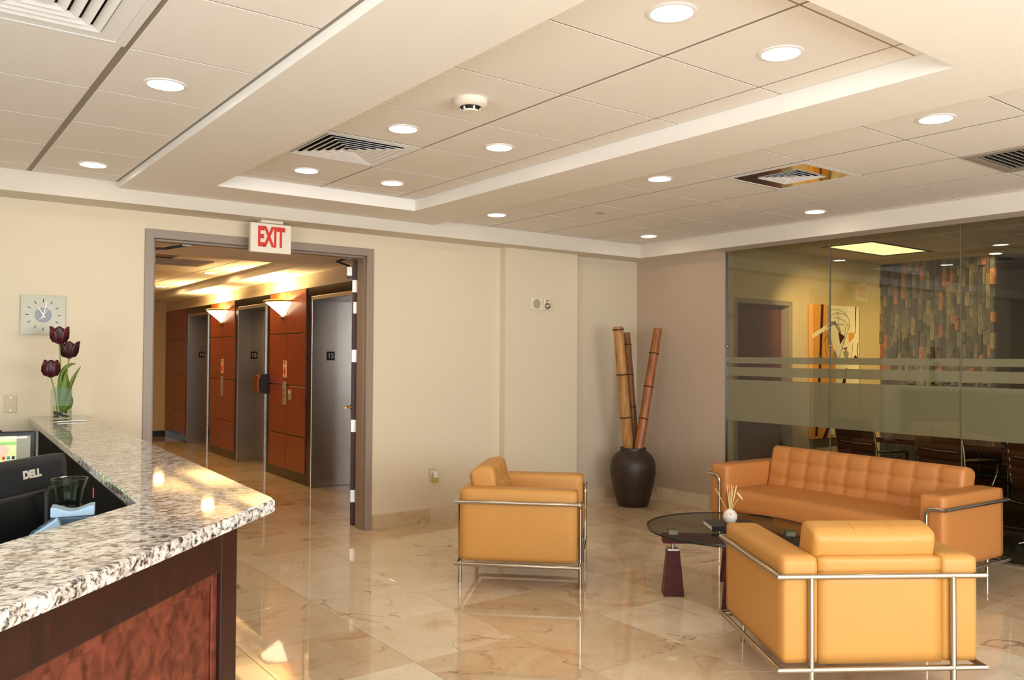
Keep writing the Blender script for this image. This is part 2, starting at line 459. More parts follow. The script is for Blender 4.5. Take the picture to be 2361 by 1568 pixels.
M['tintglass'] = thin_glass('table_glass_underside', '#EDF1E8', 0.0, 1.02)
M['glassedge'] = pmat('dark_glass_edge', '#17201C', 0.15)
M['vaseglass'] = thin_glass('clear_vase_glass', '#EEF3EA', 1.0, 1.16)
M['seam'] = pmat('glass_joint', '#6F6A58', 0.3)

def frosted():
    m = bpy.data.materials.new('frosted_film'); m.use_nodes = True; nt = m.node_tree; nt.nodes.clear(); L = nt.links
    out = nt.nodes.new('ShaderNodeOutputMaterial'); df = nt.nodes.new('ShaderNodeBsdfDiffuse'); tl = nt.nodes.new('ShaderNodeBsdfTranslucent')
    tr = nt.nodes.new('ShaderNodeBsdfTransparent'); m1 = nt.nodes.new('ShaderNodeMixShader'); m2 = nt.nodes.new('ShaderNodeMixShader')
    df.inputs['Color'].default_value = lin('#CFCABA'); tl.inputs['Color'].default_value = lin('#CFCABA'); tr.inputs['Color'].default_value = lin('#DDDCCB')
    m1.inputs[0].default_value = 0.32; m2.inputs[0].default_value = 0.10
    L.new(df.outputs[0], m1.inputs[1]); L.new(tl.outputs[0], m1.inputs[2]); L.new(m1.outputs[0], m2.inputs[1]); L.new(tr.outputs[0], m2.inputs[2]); L.new(m2.outputs[0], out.inputs['Surface'])
    return m
M['frost'] = frosted()

def slate(dark=False):
    m, nt, b = new_mat('split_slate_dark' if dark else 'split_slate'); L = nt.links
    tc = nt.nodes.new('ShaderNodeTexCoord'); oi = nt.nodes.new('ShaderNodeObjectInfo')
    st = [(0.0, '#34353A'), (0.3, '#4A4A4A'), (0.52, '#5C584F'), (0.68, '#6C6450'), (0.80, '#3A3A3E'), (0.905, '#855A3A'), (0.96, '#864C3A')]
    r = ramp(nt, st, 'CONSTANT'); L.new(oi.outputs['Random'], r.inputs['Fac'])
    mp = nt.nodes.new('ShaderNodeMapping'); mp.inputs['Scale'].default_value = (1, 30, 5)
    n = nt.nodes.new('ShaderNodeTexNoise'); n.inputs['Scale'].default_value = 2.5; n.inputs['Detail'].default_value = 6
    L.new(tc.outputs['Object'], mp.inputs['Vector']); L.new(mp.outputs['Vector'], n.inputs['Vector'])
    r2_ = ramp(nt, [(0.3, (0.45,0.45,0.45)), (0.7, (1.25,1.2,1.1))]); L.new(n.outputs['Fac'], r2_.inputs['Fac'])
    mx = nt.nodes.new('ShaderNodeMix'); mx.data_type = 'RGBA'; mx.blend_type = 'MULTIPLY'; mx.inputs['Factor'].default_value = 1.0
    L.new(r.outputs['Color'], mx.inputs['A']); L.new(r2_.outputs['Color'], mx.inputs['B']); L.new(mx.outputs['Result'], b.inputs['Base Color'])
    bp = nt.nodes.new('ShaderNodeBump'); bp.inputs['Strength'].default_value = 0.8; bp.inputs['Distance'].default_value = 0.006
    L.new(n.outputs['Fac'], bp.inputs['Height']); L.new(bp.outputs['Normal'], b.inputs['Normal'])
    b.inputs['Roughness'].default_value = 0.6
    return m
M['slate'] = slate()
M['slateback'] = pmat('slate_backing', '#2B2B2D', 0.7, var=0.4, vscale=25)

def bamboo(name, c1, c2):
    m, nt, b = new_mat(name); L = nt.links
    tc = nt.nodes.new('ShaderNodeTexCoord'); mp = nt.nodes.new('ShaderNodeMapping'); mp.inputs['Scale'].default_value = (14, 14, 2.5)
    n = nt.nodes.new('ShaderNodeTexNoise'); n.inputs['Scale'].default_value = 2.0; n.inputs['Detail'].default_value = 6; n.inputs['Roughness'].default_value = 0.65
    r = ramp(nt, [(0.3, c1), (0.62, c2)])
    L.new(tc.outputs['Object'], mp.inputs['Vector']); L.new(mp.outputs['Vector'], n.inputs['Vector']); L.new(n.outputs['Fac'], r.inputs['Fac']); L.new(r.outputs['Color'], b.inputs['Base Color'])
    b.inputs['Roughness'].default_value = 0.38
    return m
M['bamboo1'] = bamboo('golden_bamboo', '#8E5C2A', '#C08A48')
M['bamboo2'] = bamboo('dark_bamboo', '#4E3018', '#8A5A2C')
M['bamboo3'] = bamboo('russet_bamboo', '#7A3E18', '#A9652F')
M['node'] = pmat('bamboo_node', '#4A2A12', 0.6)
M['pot'] = pmat('dark_brown_ceramic', '#34251B', 0.42, spec=0.5, bump=0.6, bscale=90, var=0.45, vscale=14)
M['tulip'] = pmat('burgundy_petal', '#340A14', 0.4, var=0.5, vscale=18)
M['tulip2'] = pmat('crimson_petal', '#5E0F1C', 0.4, var=0.4, vscale=18)
M['mosaic'] = pmat('white_ceramic', '#EFE9DE', 0.25)
M['clockface'] = pmat('frosted_clock_glass', '#B4B196', 0.25)
M['clockhub'] = pmat('clock_blue_grey', '#8C929A', 0.4)
M['white_paint'] = pmat('white_enamel', '#F2F2F0', 0.4)
M['trofferlens'] = pmat('lit_prismatic_lens', '#FFF6DC', 0.4, emit=(1.0, 0.82, 0.40), estr=3.2)
M['mirrorplate'] = pmat('mirror_steel_plate', '#CFC6B4', 0.06, metal=1.0)
M['greymetal'] = pmat('grey_enamel', '#A49B8D', 0.45)
M['screen'] = pmat('screen_green', '#D8E2A0', 0.3, emit='#D3DE98', estr=0.45)
M['screen2'] = pmat('screen_grey', '#9A9684', 0.3, emit='#9A9684', estr=0.2)
M['screen3'] = pmat('screen_pink', '#E8B8A0', 0.3, emit='#E8B8A0', estr=0.7)
M['screen4'] = pmat('screen_leaf', '#8CC070', 0.3, emit='#8CC070', estr=0.7)
M['screen5'] = pmat('screen_red', '#C03828', 0.3, emit='#C03828', estr=0.7)
M['screen6'] = pmat('screen_blue', '#3878A8', 0.3, emit='#3878A8', estr=0.7)
M['screen7'] = pmat('screen_white', '#E8EAD8', 0.3, emit='#E8EAD8', estr=0.4)
M['oil'] = pmat('yellow_oil', '#B8B020', 0.1)

# ------------------------------------------------------------------ room shell
YB, XR = 6.25, 6.38           # back wall, glass wall
YF, XL = -2.7, -2.7           # wall behind the camera, wall at the side
ZB = 2.466                    # underside of the bulkhead
ZS = 2.558                    # underside of the dropped soffit
ZL, ZC, ZR = 2.60, 2.643, 2.60   # tile levels: side bay, coffer, sofa bay
ZT = 2.75

# floor: base slab, then one slab per marble tile
TS = 0.6096
b = MB(); b.box(XL, XR, YF, YB+0.2, -0.12, -0.012)
floor = struct(b.build('floor', M['grout']), 'polished beige marble tile floor of the reception lounge', 'floor')
gx0, gy0 = 2.03, 3.44
def floor_tiles(parent, x0, x1, y0, y1, gx, gy):
    i0 = math.floor((x0-gx)/TS); i1 = math.ceil((x1-gx)/TS); j0 = math.floor((y0-gy)/TS); j1 = math.ceil((y1-gy)/TS)
    g = 0.0012; full = None
    for i in range(i0, i1):
        for j in range(j0, j1):
            a0, a1 = max(x0, gx+i*TS), min(x1, gx+(i+1)*TS); c0, c1 = max(y0, gy+j*TS), min(y1, gy+(j+1)*TS)
            if a1-a0 < 0.01 or c1-c0 < 0.01: continue
            cx, cy = (a0+a1)/2, (c0+c1)/2; hx, hy = (a1-a0)/2-g, (c1-c0)/2-g
            if abs(a1-a0-TS) < 1e-6 and abs(c1-c0-TS) < 1e-6:
                if full is None:
                    full = MB().cham(-hx, hx, -hy, hy, -0.012, 0, 0.0004).build('floor_tile', M['marble'], parent, loc=(cx, cy, 0))
                    continue
                o = full.copy(); COL.objects.link(o); o.parent = parent; o.location = (cx, cy, 0)
            else:
                MB().cham(-hx, hx, -hy, hy, -0.012, 0, 0.0004).build('floor_tile', M['marble'], parent, loc=(cx, cy, 0))
floor_tiles(floor, 0.811, XR, 1.00, YB, gx0, gy0)
b = MB()
b.box(XL, 0.811, YF, YB, -0.012, 0); b.box(0.811, XR, YF, 1.00, -0.012, 0)
b.build('floor_field', M['marble'], floor)

# back wall with the door opening, a slim pier, and the taupe bay in the corner
DX0, DX1, DZ = 1.51, 3.19, 2.285      # clear opening
WT = 0.16
b = MB()
b.box(XL, DX0-0.03, YB, YB+WT, 0, ZT); b.box(DX1+0.03, 5.46, YB, YB+WT, 0, ZT); b.box(DX0-0.03, DX1+0.03, YB, YB+WT, DZ+0.03, ZT)
wall_back = struct(b.build('wall_back', M['cream']), 'cream painted wall with the double doorway to the elevators', 'wall')
MB().box(4.571, 5.46, YB-0.085, YB, 0, ZB).build('pier', M['cream'], wall_back)
MB().box(5.46, XR+0.12, YB, YB+WT, 0, ZT).build('corner_bay', M['cream2'], wall_back)
b = MB(); b.box(XR, XR+0.12, 5.088, YB, 0, ZT)
struct(b.build('wall_right', M['taupe']), 'short taupe wall between the corner and the glass partition', 'wall')
# wall at the side and wall behind the camera, both with added windows
b = MB()
b.box(XL-0.15, XL, YF, -1.2, 0, ZT); b.box(XL-0.15, XL, 2.4, YB+WT, 0, ZT); b.box(XL-0.15, XL, -1.2, 2.4, 0, 0.65); b.box(XL-0.15, XL, -1.2, 2.4, 2.35, ZT)
struct(b.build('wall_left', M['cream']), 'cream side wall with an added wide window behind the reception desk', 'wall')
b = MB()
b.box(XL-0.15, -1.7, YF-0.15, YF, 0, ZT); b.box(4.9, XR+0.12, YF-0.15, YF, 0, ZT); b.box(-1.7, 4.9, YF-0.15, YF, 0, 0.65); b.box(-1.7, 4.9, YF-0.15, YF, 2.35, ZT)
struct(b.build('wall_front', M['cream']), 'cream wall with added wide windows opposite the doorway', 'wall')
def window(name, lab, x0, x1, y0, y1, nm):
    e = sempty(name, lab, 'window'); alongx = x1-x0 > y1-y0
    L_ = (x1-x0) if alongx else (y1-y0)
    for k in range(nm+1):
        t = L_*k/nm
        if alongx: MB().box(x0+t-0.03, x0+t+0.03, y0, y1, 0.65, 2.35).build('mullion', M['greyframe'], e)
        else: MB().box(x0, x1, y0+t-0.03, y0+t+0.03, 0.65, 2.35).build('mullion', M['greyframe'], e)
    for z in (0.65, 2.29):
        MB().box(x0, x1, y0, y1, z, z+0.06).build('rail', M['greyframe'], e)
window('added_window_2', 'added wide grey framed window in the wall opposite the doorway', -1.7, 4.9, YF-0.12, YF-0.06, 5)  # unseen window, added as a source for the frontal fill
window('added_window_3', 'added wide grey framed window behind the reception desk', XL-0.12, XL-0.06, -1.2, 2.4, 3)  # added out of view to give the cool side light a source

# ceiling: upper slab, dropped soffit ring round the coffer, bulkhead along the walls
CX0, CX1, CY0, CY1 = 1.705, 3.195, 1.475, 5.475
BX0, BX1 = 1.21, 3.66
YK, XK = 5.964, 6.14          # bulkhead faces
b = MB(); b.box(XL, XR+0.12, YF, YB+WT, 2.70, ZT)
ceiling = struct(b.build('ceiling', M['white']), 'white suspended ceiling with a dropped soffit and a rectangular coffer', 'ceiling')
b = MB()
b.box(BX0, CX0, YF, YK, ZS, 2.70); b.box(CX1, BX1, YF, YK, ZS, 2.70); b.box(CX0, CX1, YF, CY0, ZS, 2.70); b.box(CX0, CX1, CY1, YK, ZS, 2.70)
b.build('soffit', M['white'], ceiling)
b = MB(); b.box(XL, XR, YK, YB, ZB, 2.70); b.box(XK, XR, YF, YK, ZB, 2.70)
b.build('bulkhead', M['bulk'], ceiling)

def ceil_bay(x_lines, y_lines, z, skip, gap, tag_):
    """lay-in tiles hanging between recessed grid bars"""
    full = {}
    for i in range(len(x_lines)-1):
        for j in range(len(y_lines)-1):
            if (i, j) in skip: continue
            x0, x1, y0, y1 = x_lines[i], x_lines[i+1], y_lines[j], y_lines[j+1]
            gx_ = gap if x1-x0 > 0.2 else gap*0.5; hx = (x1-x0)/2-gx_/2; hy = (y1-y0)/2-0.0045
            key = (round(hx, 3), round(hy, 3)); loc = ((x0+x1)/2, (y0+y1)/2, z)
            if key in full:
                o = full[key].copy(); COL.objects.link(o); o.parent = ceiling; o.location = loc
            else:
                full[key] = MB().cham(-hx, hx, -hy, hy, 0, 0.018, 0.0008, top=False).build('ceiling_tile', M['tile'], ceiling, loc=loc)
    b = MB()
    for x in x_lines: b.box(x-0.012-gap/3, x+0.012+gap/3, y_lines[0], y_lines[-1], z+0.0012, z+0.03)
    for y in y_lines: b.box(x_lines[0], x_lines[-1], y-0.012, y+0.012, z+0.0016, z+0.03)
    b.build('ceiling_grid', M['grid'], ceiling)
# coffer bay
xs = [CX0, 1.816, 2.426, 3.0355, CX1]; ys = [CY0]+[1.6258+TS*k for k in range(7)]+[CY1]
ceil_bay(xs, ys, ZC, {(1, 5)}, 0.015, 'coffer')
# bay over the reception desk
xl = [-0.527, 0.083, 0.693, BX0]; yl = [1.49+TS*k for k in range(8)]+[YK]
ceil_bay(xl, yl, ZL, {(1, 2)}, 0.030, 'desk')
# bay over the sofa
xr = [BX1, 4.235, 4.84, 5.445, 6.04, XK]; yr = [0.43+0.593*k for k in range(10)]+[YK]
ceil_bay(xr, yr, ZR, {(1, 4), (2, 2)}, 0.017, 'sofa')
b = MB()
b.box(XL, BX0, YF, yl[0], ZL, 2.70); b.box(XL, xl[0], yl[0], YK, ZL, 2.70); b.box(BX1, XK, YF, yr[0], ZR, 2.70)
b.build('ceiling_field', M['tile'], ceiling)

# marble baseboards, cut in lengths
def base_run(name, lab, p0, p1, nrm, cuts, z1=0.118):
    e = sempty(name, lab, 'baseboard')
    p0 = Vector((*p0, 0)); p1 = Vector((*p1, 0)); d = (p1-p0).normalized(); n = Vector((*nrm, 0)); L_ = (p1-p0).length
    t = 0.0; ed = [0.0]+[c for c in cuts if c < L_]+[L_]
    for a, c in zip(ed[:-1], ed[1:]):
        mid = p0+d*((a+c)/2)+n*0.006
        o = MB().obox((0,0,z1/2), d, n, (0,0,1), (c-a)/2-0.0008, 0.006, z1/2).build('base_tile', M['marblebase'], e, loc=mid)
    return e
base_run('baseboard_back', 'beige marble skirting along the cream wall beside the doorway', (3.262, YB), (4.571, YB), (0,-1), [0.56, 1.17])
base_run('baseboard_pier', 'beige marble skirting round the slim cream pier', (4.571, YB-0.085), (5.46, YB-0.085), (0,-1), [0.5])
base_run('baseboard_corner', 'veined marble skirting in the taupe corner behind the bamboo jar', (5.46, YB), (XR, YB), (0,-1), [0.45])
base_run('baseboard_right', 'pinkish marble skirting under the short taupe wall', (XR, YB-0.012), (XR, 5.088), (-1,0), [0.38, 0.98])
base_run('baseboard_left', 'beige marble skirting along the wall beside the reception desk', (XL, YB), (1.44, YB), (0,-1), [0.6*k for k in range(1, 8)])

# ------------------------------------------------------------------ doorway: grey steel frame, two leaves
dr = sempty('door_1', 'grey steel frame of the open double doorway to the elevator lobby', 'door')
fo = 0.062
b = MB()
prof = [(DX0-fo, 0), (DX0-fo, DZ+fo), (DX1+fo, DZ+fo), (DX1+fo, 0), (DX1, 0), (DX1, DZ), (DX0, DZ), (DX0, 0)]
b.prism_axis(prof[::-1], (0, YB-0.014, 0), (1,0,0), (0,0,1), (0,1,0), 0, WT+0.028)
o = b.build('frame', M['greyframe'], dr); bevel(o, 0.004, 2)
b = MB()
b.box(DX0, DX0+0.016, YB+0.03, YB+0.11, 0, DZ); b.box(DX1-0.008, DX1, YB+0.03, YB+0.11, 0, DZ); b.box(DX0, DX1, YB+0.03, YB+0.11, DZ-0.016, DZ)
bevel(b.build('stop', M['greyframe'], dr), 0.003, 1)

def leaf(name, lab, hinge, ang, side):
    """door leaf; local x runs from the hinge edge, local -y (side=-1) or +y faces the lobby"""
    t = thing(name, lab, 'door leaf', (hinge[0], hinge[1], 0), ang)
    t['kind'] = 'structure'
    bevel(MB().box(0.0, 0.82, -0.022, 0.022, 0.008, DZ-0.012).build('panel', M['plumwood'], t), 0.002, 1)
    for zc in (2.05, 1.45, 0.85, 0.25):
        h = MB(); h.box(-0.003, 0.0, -0.020, 0.024, zc-0.052, zc+0.052); hp = h.build('hinge', M['steel'], t)
        MB().tube([(-0.006, 0.031*-side, zc-0.052), (-0.006, 0.031*-side, zc+0.052)], 0.007, 10).build('knuckle', M['steel'], hp, smooth=True, angle=40)
    MB().box(-0.002, 0.0, -0.014, 0.014, 1.815, 1.915).build('flush_bolt_plate', M['steel'], t)
    s = side
    hd = MB(); hd.tube([(0.75, 0.022*s, 0.965), (0.75, 0.030*s, 0.965)], 0.028, 20)
    hd.tube([(0.75, 0.03*s, 0.965), (0.75, 0.062*s, 0.965)]+[(0.75-0.012*k, (0.062+0.004*min(k, 2))*s, 0.965) for k in range(1, 10)], 0.010, 12)
    hd.build('lever_handle', M['brass'], t, smooth=True, angle=40)
    cl = MB(); cl.box(0.05, 0.32, 0.022*s if s > 0 else -0.075, 0.075 if s > 0 else -0.022, 2.14, 2.225)
    bevel(cl.build('closer_body', M['steel'], t), 0.005, 2)
    return t
la = leaf('door_leaf', 'plum stained wood door leaf standing open, with steel hinges on its edge', (3.210, 6.500), math.radians(90-25.8), 1)
lb = leaf('door_leaf', 'plum stained wood door leaf folded back against the lobby side', (DX0+0.02, 6.52), math.radians(93), -1)
def closer_arm(name, lab, pts):
    t = thing(name, lab, 'closer arm', pts[0]); P0 = Vector(pts[0])
    b = MB(); b.tube([Vector(p)-P0 for p in pts[:2]], 0.008, 10); b.build('fore_arm', M['darkgrey'], t, smooth=True, angle=40)
    b = MB(); b.tube([Vector(p)-P0 for p in pts[1:3]], 0.010, 10); b.build('main_arm', M['darkgrey'], t, smooth=True, angle=40)
    c = Vector(pts[2])-P0
    bevel(MB().box(c.x-0.035, c.x+0.035, c.y-0.012, c.y+0.012, c.z-0.008, c.z+0.012).build('shoe', M['steel'], t), 0.003, 2)
    return t
closer_arm('closer_arm', 'dark steel closer arm hanging under the frame head above the folded-back leaf', [(1.555, 6.47, 2.235), (1.64, 6.46, 2.24), (1.775, 6.40, DZ-0.014)])
closer_arm('closer_arm', 'dark steel closer arm reaching from the frame head to the hinged leaf edge', [(3.20, 6.60, 2.232), (3.035, 6.50, 2.25), (3.08, 6.40, DZ-0.014)])

# ------------------------------------------------------------------ elevator lobby
LX = lambda y: 3.74+0.031*(y-8.614)
lobd = Vector((0.031, 1, 0)).normalized(); lobn = Vector((-lobd.y, lobd.x, 0))    # out of the wall, towards the lobby
LO = Vector((LX(8.614), 8.614, 0))
def lp(s, t, z):                     # s along the wall from the first jamb, t out of the wall
    v = LO+lobd*s+lobn*t; return Vector((v.x, v.y, z))
def lbox(b, s0, s1, t0, t1, z0, z1):
    c = lp((s0+s1)/2, (t0+t1)/2, (z0+z1)/2); return b.obox(c, lobd, lobn, (0,0,1), (s1-s0)/2, (t1-t0)/2, (z1-z0)/2)
ZW = 2.20; ZLC = 2.355; ZLT = 2.44; YE = 15.4
b = MB(); b.box(0.6, 4.4, YB+WT, YE+0.1, -0.12, -0.012)
flo = struct(b.build('floor_lobby', M['grout']), 'glossy marble tile floor of the elevator lobby', 'floor')
floor_tiles(flo, 1.42, 4.25, YB+0.0005, YE, gx0, gy0)
b = MB(); b.box(0.6, 1.42, YB+WT, YE, -0.012, 0); b.build('floor_field', M['marble'], flo)
struct(MB().box(0.5, 0.6, YB+WT, YE+0.1, 0, 2.7).build('wall_lobby_left', M['cream']), 'unseen beige lobby wall facing the elevators, added to contain light', 'wall')  # unseen wall, added to keep the light inside the lobby
wl = struct(MB().box(0.6, 4.6, YE, YE+0.1, 0, 2.7).build('wall_lobby_end', pmat('lobby_beige', '#D8BF92', 0.7)), 'beige end wall of the elevator lobby', 'wall')
MB().box(3.0, 3.97, YE-0.012, YE, 0, 0.10).build('base_strip', M['blackgranite'], wl)
MB().box(3.82, 3.87, YE-0.008, YE, 1.12, 1.23).build('switch_plate', M['ivory'], wl)
# elevator wall: black granite carcass with cherry panels
WB = 0.42
bays = [(0.0, 1.50), (2.64, 4.10), (5.28, 6.78)]
opens = [(-1.14, 0.0), (1.50, 2.64), (4.10, 5.28)]
b = MB()
for s0, s1 in bays: lbox(b, s0, s1, -WB, 0, 0, ZW)
for s0, s1 in opens: lbox(b, s0, s1, -WB, 0, 2.10, ZW)
lbox(b, -2.25, -1.14, -WB, 0, 0, ZW)
we = struct(b.build('wall_elevator', M['blackgranite']), 'elevator wall of black granite with cherry wood panels', 'wall')
b = MB(); lbox(b, -2.25, 6.85, -WB, 0.004, ZW, 2.7); b.build('upper_band', M['cream'], we)
for s0, s1 in bays:
    g = 0.155 if s0 == 0 else 0.14
    ss = [s0+g, (s0+s1)/2, s1-g]; zz = [0.115, 0.525, 1.10, 1.70, ZW-0.002]
    if s0 > 5: ss = [s0+g, (s0+s1)/2+0.05, s1-0.002]
    for i in range(2):
        for j in range(4):
            b = MB(); lbox(b, ss[i]+0.004, ss[i+1]-0.004, 0, 0.012, zz[j]+0.006, zz[j+1]-0.006); bevel(b.build('wood_panel', M['cherry'], we), 0.002, 1)
for k, (s0, s1) in enumerate(opens):
    e = sempty('door_%d' % (k+4), ['stainless elevator entrance beside the open door leaf', 'stainless elevator entrance between the two sconces', 'stainless elevator entrance at the far end of the lobby'][k], 'elevator')
    for a, c in ((s0, s0+0.03), (s1-0.03, s1)):
        b = MB(); lbox(b, a, c, -WB, 0.014, 0, 2.10); bevel(b.build('jamb', M['brushed'], e), 0.004, 2)
    b = MB(); lbox(b, s0+0.03, s1-0.03, -WB, 0.014, 2.055, 2.10); bevel(b.build('header', M['brushed'], e), 0.004, 2)
    mid = (s0+s1)/2
    for a, c in ((s0+0.03, mid-0.002), (mid+0.002, s1-0.03)):
        b = MB(); lbox(b, a, c, -WB+0.0, -WB+0.05, 0.0, 2.055); b.build('door_panel', M['brushed'], e)
    # floor number plate on the far jamb, facing down the lobby
    c = lp(s1-0.0325, -0.205, 1.445)
    pl = MB().obox(c, lobn, lobd, (0,0,1), 0.048, 0.002, 0.048).build('number_plate', M['black'], e)
    text_mesh('number', '15', 0.075, M['white_paint'], pl, c-lobd*0.0035, -lobn, (0,0,1), 0.001)
# ceiling of the lobby: low strip over the elevators, raised tray beyond
b = MB(); b.box(0.5, 4.6, YB+WT, YE+0.1, 2.6, 2.7)
cl = struct(b.build('ceiling_lobby', M['white']), 'lobby ceiling with a raised tray and a lower strip over the elevators', 'ceiling')
b = MB(); lbox(b, -2.25, 6.85, 0.004, 0.39, ZLC, 2.6); b.box(0.6, 3.40, YB+WT, 7.86, ZLC+0.0006, 2.6)
b.build('low_strip', M['white'], cl)
yy = [7.86]+[8.36+TS*k for k in range(12)]+[YE]; xx = [0.6, 1.11, 1.72, 2.33, 2.94, 3.56]
for i in range(3, 5):
    for j in range(len(yy)-1):
        MB().cham(xx[i]+0.006, xx[i+1]-0.006, yy[j]+0.005, yy[j+1]-0.005, ZLT, ZLT+0.02, 0.004, top=False).build('ceiling_tile', M['tile'], cl)
MB().box(0.6, 3.6, 7.86, YE, ZLT+0.008, 2.6).build('ceiling_grid', M['grid'], cl)
t = thing('return_grille', 'flat brownish return air grille in the lobby ceiling', 'grille', (2.40, 9.2, ZLT))
bevel(MB().box(-0.45, 0.36, -0.29, 0.29, -0.012, 0).build('frame', M['greymetal'], t), 0.003, 1)
for k in range(9): MB().box(-0.40, 0.31, -0.24+0.055*k, -0.215+0.055*k, -0.016, -0.012).build('slat', M['greymetal'], t)

# things in the lobby
def sconce(lab, s):
    c = lp(s, 0.012, 0)
    ang = math.atan2(lobd.y, lobd.x)
    t = thing('wall_sconce', lab, 'sconce', (c.x, c.y, 1.875), ang, 'conical sconces between the elevators')
    hs = MB(); a, d = 0.255, 0.21
    hs.lathe([(0.02, 0.02), (1.0, 0.20)], 24, (0,0,0), 0, PI, sx=a, sy=d)
    sh = hs.build('glass_shade', M['shade'], t, smooth=True)
    rm = MB(); rm.tube([(a*1.04*math.cos(PI*k/28), d*1.04*math.sin(PI*k/28), 0.21) for k in range(29)], 0.013, 10); rm.build('brass_rim', M['brass'], t, smooth=True, angle=50)
    fn = MB(); fn.lathe([(0.03, 0.03), (0.034, 0.022), (0.018, 0.008), (0.010, -0.012), (0.0, -0.018)], 14, (0, 0.03, 0)); fn.build('finial', M['brass'], t, smooth=True)
    bevel(MB().box(-0.04, 0.04, -0.0, 0.012, 0.03, 0.19).build('back_plate', M['brass'], t), 0.003, 1)
    d_ = bpy.data.lights.new('sconce_bulb', 'POINT'); d_.energy = 230; d_.color = (1.0, 0.66, 0.26); d_.shadow_soft_size = 0.03
    l = bpy.data.objects.new('sconce_bulb', d_); COL.objects.link(l); l.parent = t; l.location = (0, 0.085, 0.165)
    return t
sconce('white conical glass sconce with a brass rim on the panels before the second entrance', 0.86)
sconce('white conical glass sconce with a brass rim on the panels before the last entrance', 3.36)
def wall_plate(name, lab, cat, s, z0, z1, wd, mat, th=0.006, group=None, t0=0.012):
    c = lp(s, t0, 0); t = thing(name, lab, cat, (c.x, c.y, 0), math.atan2(lobd.y, lobd.x), group)
    bevel(MB().box(-wd/2, wd/2, 0, th, z0, z1).build('plate', mat, t), 0.002, 1)
    return t
for s, lab1, lab2 in ((0.80, 'cream fire notice with a red flame above the lift buttons beside the card reader', 'bronze lift call plate beside the card reader'),
                      (3.33, 'cream fire notice with a red flame on the panels between the farther entrances', 'bronze lift call plate on the panels between the farther entrances')):
    t = wall_plate('fire_notice', lab1, 'sign', s, 1.185, 1.385, 0.115, pmat('notice_cream', '#F3DFB4', 0.5), 0.005, 'fire notices above the lift buttons')
    fl = [(0.0, 0.0), (0.030, 0.03), (0.034, 0.06), (0.018, 0.085), (0.008, 0.12), (-0.004, 0.095), (-0.012, 0.105), (-0.03, 0.065), (-0.032, 0.03)]
    b = MB(); b.prism_axis(fl, (0, 0.005, 1.208), (-1,0,0), (0,0,1), (0,1,0), 0, 0.0012); b.build('flame_print', M['red'], t)
    for zt, wdt in ((1.372, 0.07), (1.362, 0.07), (1.352, 0.06), (1.343, 0.05), (1.195, 0.05)):
        MB().box(-wdt/2, wdt/2, 0.005, 0.006, zt-0.0028, zt+0.0028).build('text_line', M['black'], t)
    t = wall_plate('call_panel', lab2, 'call panel', s, 0.868, 1.142, 0.11, M['greymetal'], 0.008, 'lift call plates')
    for z in (1.11, 1.04, 0.97, 0.90):
        b = MB(); b.tube([(0, 0.008, z), (0, 0.013, z)], 0.013 if z in (1.04, 0.97) else 0.006, 16); b.build('button', M['chrome'], t, smooth=True, angle=40)
t = wall_plate('card_reader', 'small white card reader on the cherry panel beside the call plate', 'card reader', 0.605, 0.93, 1.05, 0.075, M['greymetal'], 0.018)
MB().box(-0.028, 0.028, 0.018, 0.021, 1.005, 1.042).build('lit_window', M['offwhite'], t)
t = wall_plate('towel_dispenser', 'black wall dispenser with a copper edge beside the second entrance', 'dispenser', 1.42, 0.97, 1.215, 0.15, M['black'], 0.02, None, 0.014)
cv = [(0.02, 0.0), (0.11, 0.02), (0.125, 0.10), (0.118, 0.20), (0.10, 0.24), (0.02, 0.245)]
MB().prism_axis(cv, (-0.07, 0, 0.97), (0,1,0), (0,0,1), (1,0,0), 0, 0.14).build('cover', M['black'], t)
MB().prism_axis([(0.113, 0.015), (0.14, 0.02), (0.15, 0.10), (0.14, 0.225), (0.10, 0.235), (0.122, 0.19), (0.128, 0.10)], (-0.072, 0, 0.97), (0,1,0), (0,0,1), (1,0,0), 0, 0.144).build('front_edge', pmat('copper', '#B06A3A', 0.3, metal=1.0), t)

# ------------------------------------------------------------------ downlights
def downlight(x, y, z, lens, lab, group, r=0.072):
    t = thing('recessed_downlight', lab, 'downlight', (x, y, z), 0, group)
    b = MB(); b.lathe([(r+0.014, 0.0), (r+0.014, -0.003), (r, -0.005), (r-0.002, -0.001), (r-0.002, 0.0)], 36); b.build('trim_ring', M['white_paint'], t, smooth=True, angle=40)
    b = MB(); n = 36; b.add([(r*math.cos(2*PI*k/n), r*math.sin(2*PI*k/n), -0.0015) for k in range(n)], [tuple(range(n))[::-1]]); b.build('lens', lens, t)
    return t
for x, y, lab in ((2.135, 1.93, 'lit coffer downlight in the smoke detector row, two tiles off the detector'), (2.757, 1.93, 'lit coffer downlight in the corner toward the grey return grille'),
                  (2.135, 3.787, 'lit coffer downlight between the smoke detector and the louvred diffuser'), (2.757, 3.787, 'lit coffer downlight across the grid bar from the detector and diffuser row'),
                  (2.135, 5.035, 'lit coffer downlight between the louvred diffuser and the coffer end'), (2.757, 5.035, 'lit coffer downlight in the corner nearest the exit sign and the sofa bay')):
    downlight(x, y, ZC, M['lens'], lab, 'downlights in the coffer')
for x, y, lab in ((0.925, 3.675, 'lit downlight in the desk bay one tile from the stepped air diffuser'), (0.978, 5.515, 'lit downlight in the desk bay beside the bulkhead above the tulips')):
    downlight(x, y, ZL, M['lens'], lab, 'downlights above the counter')
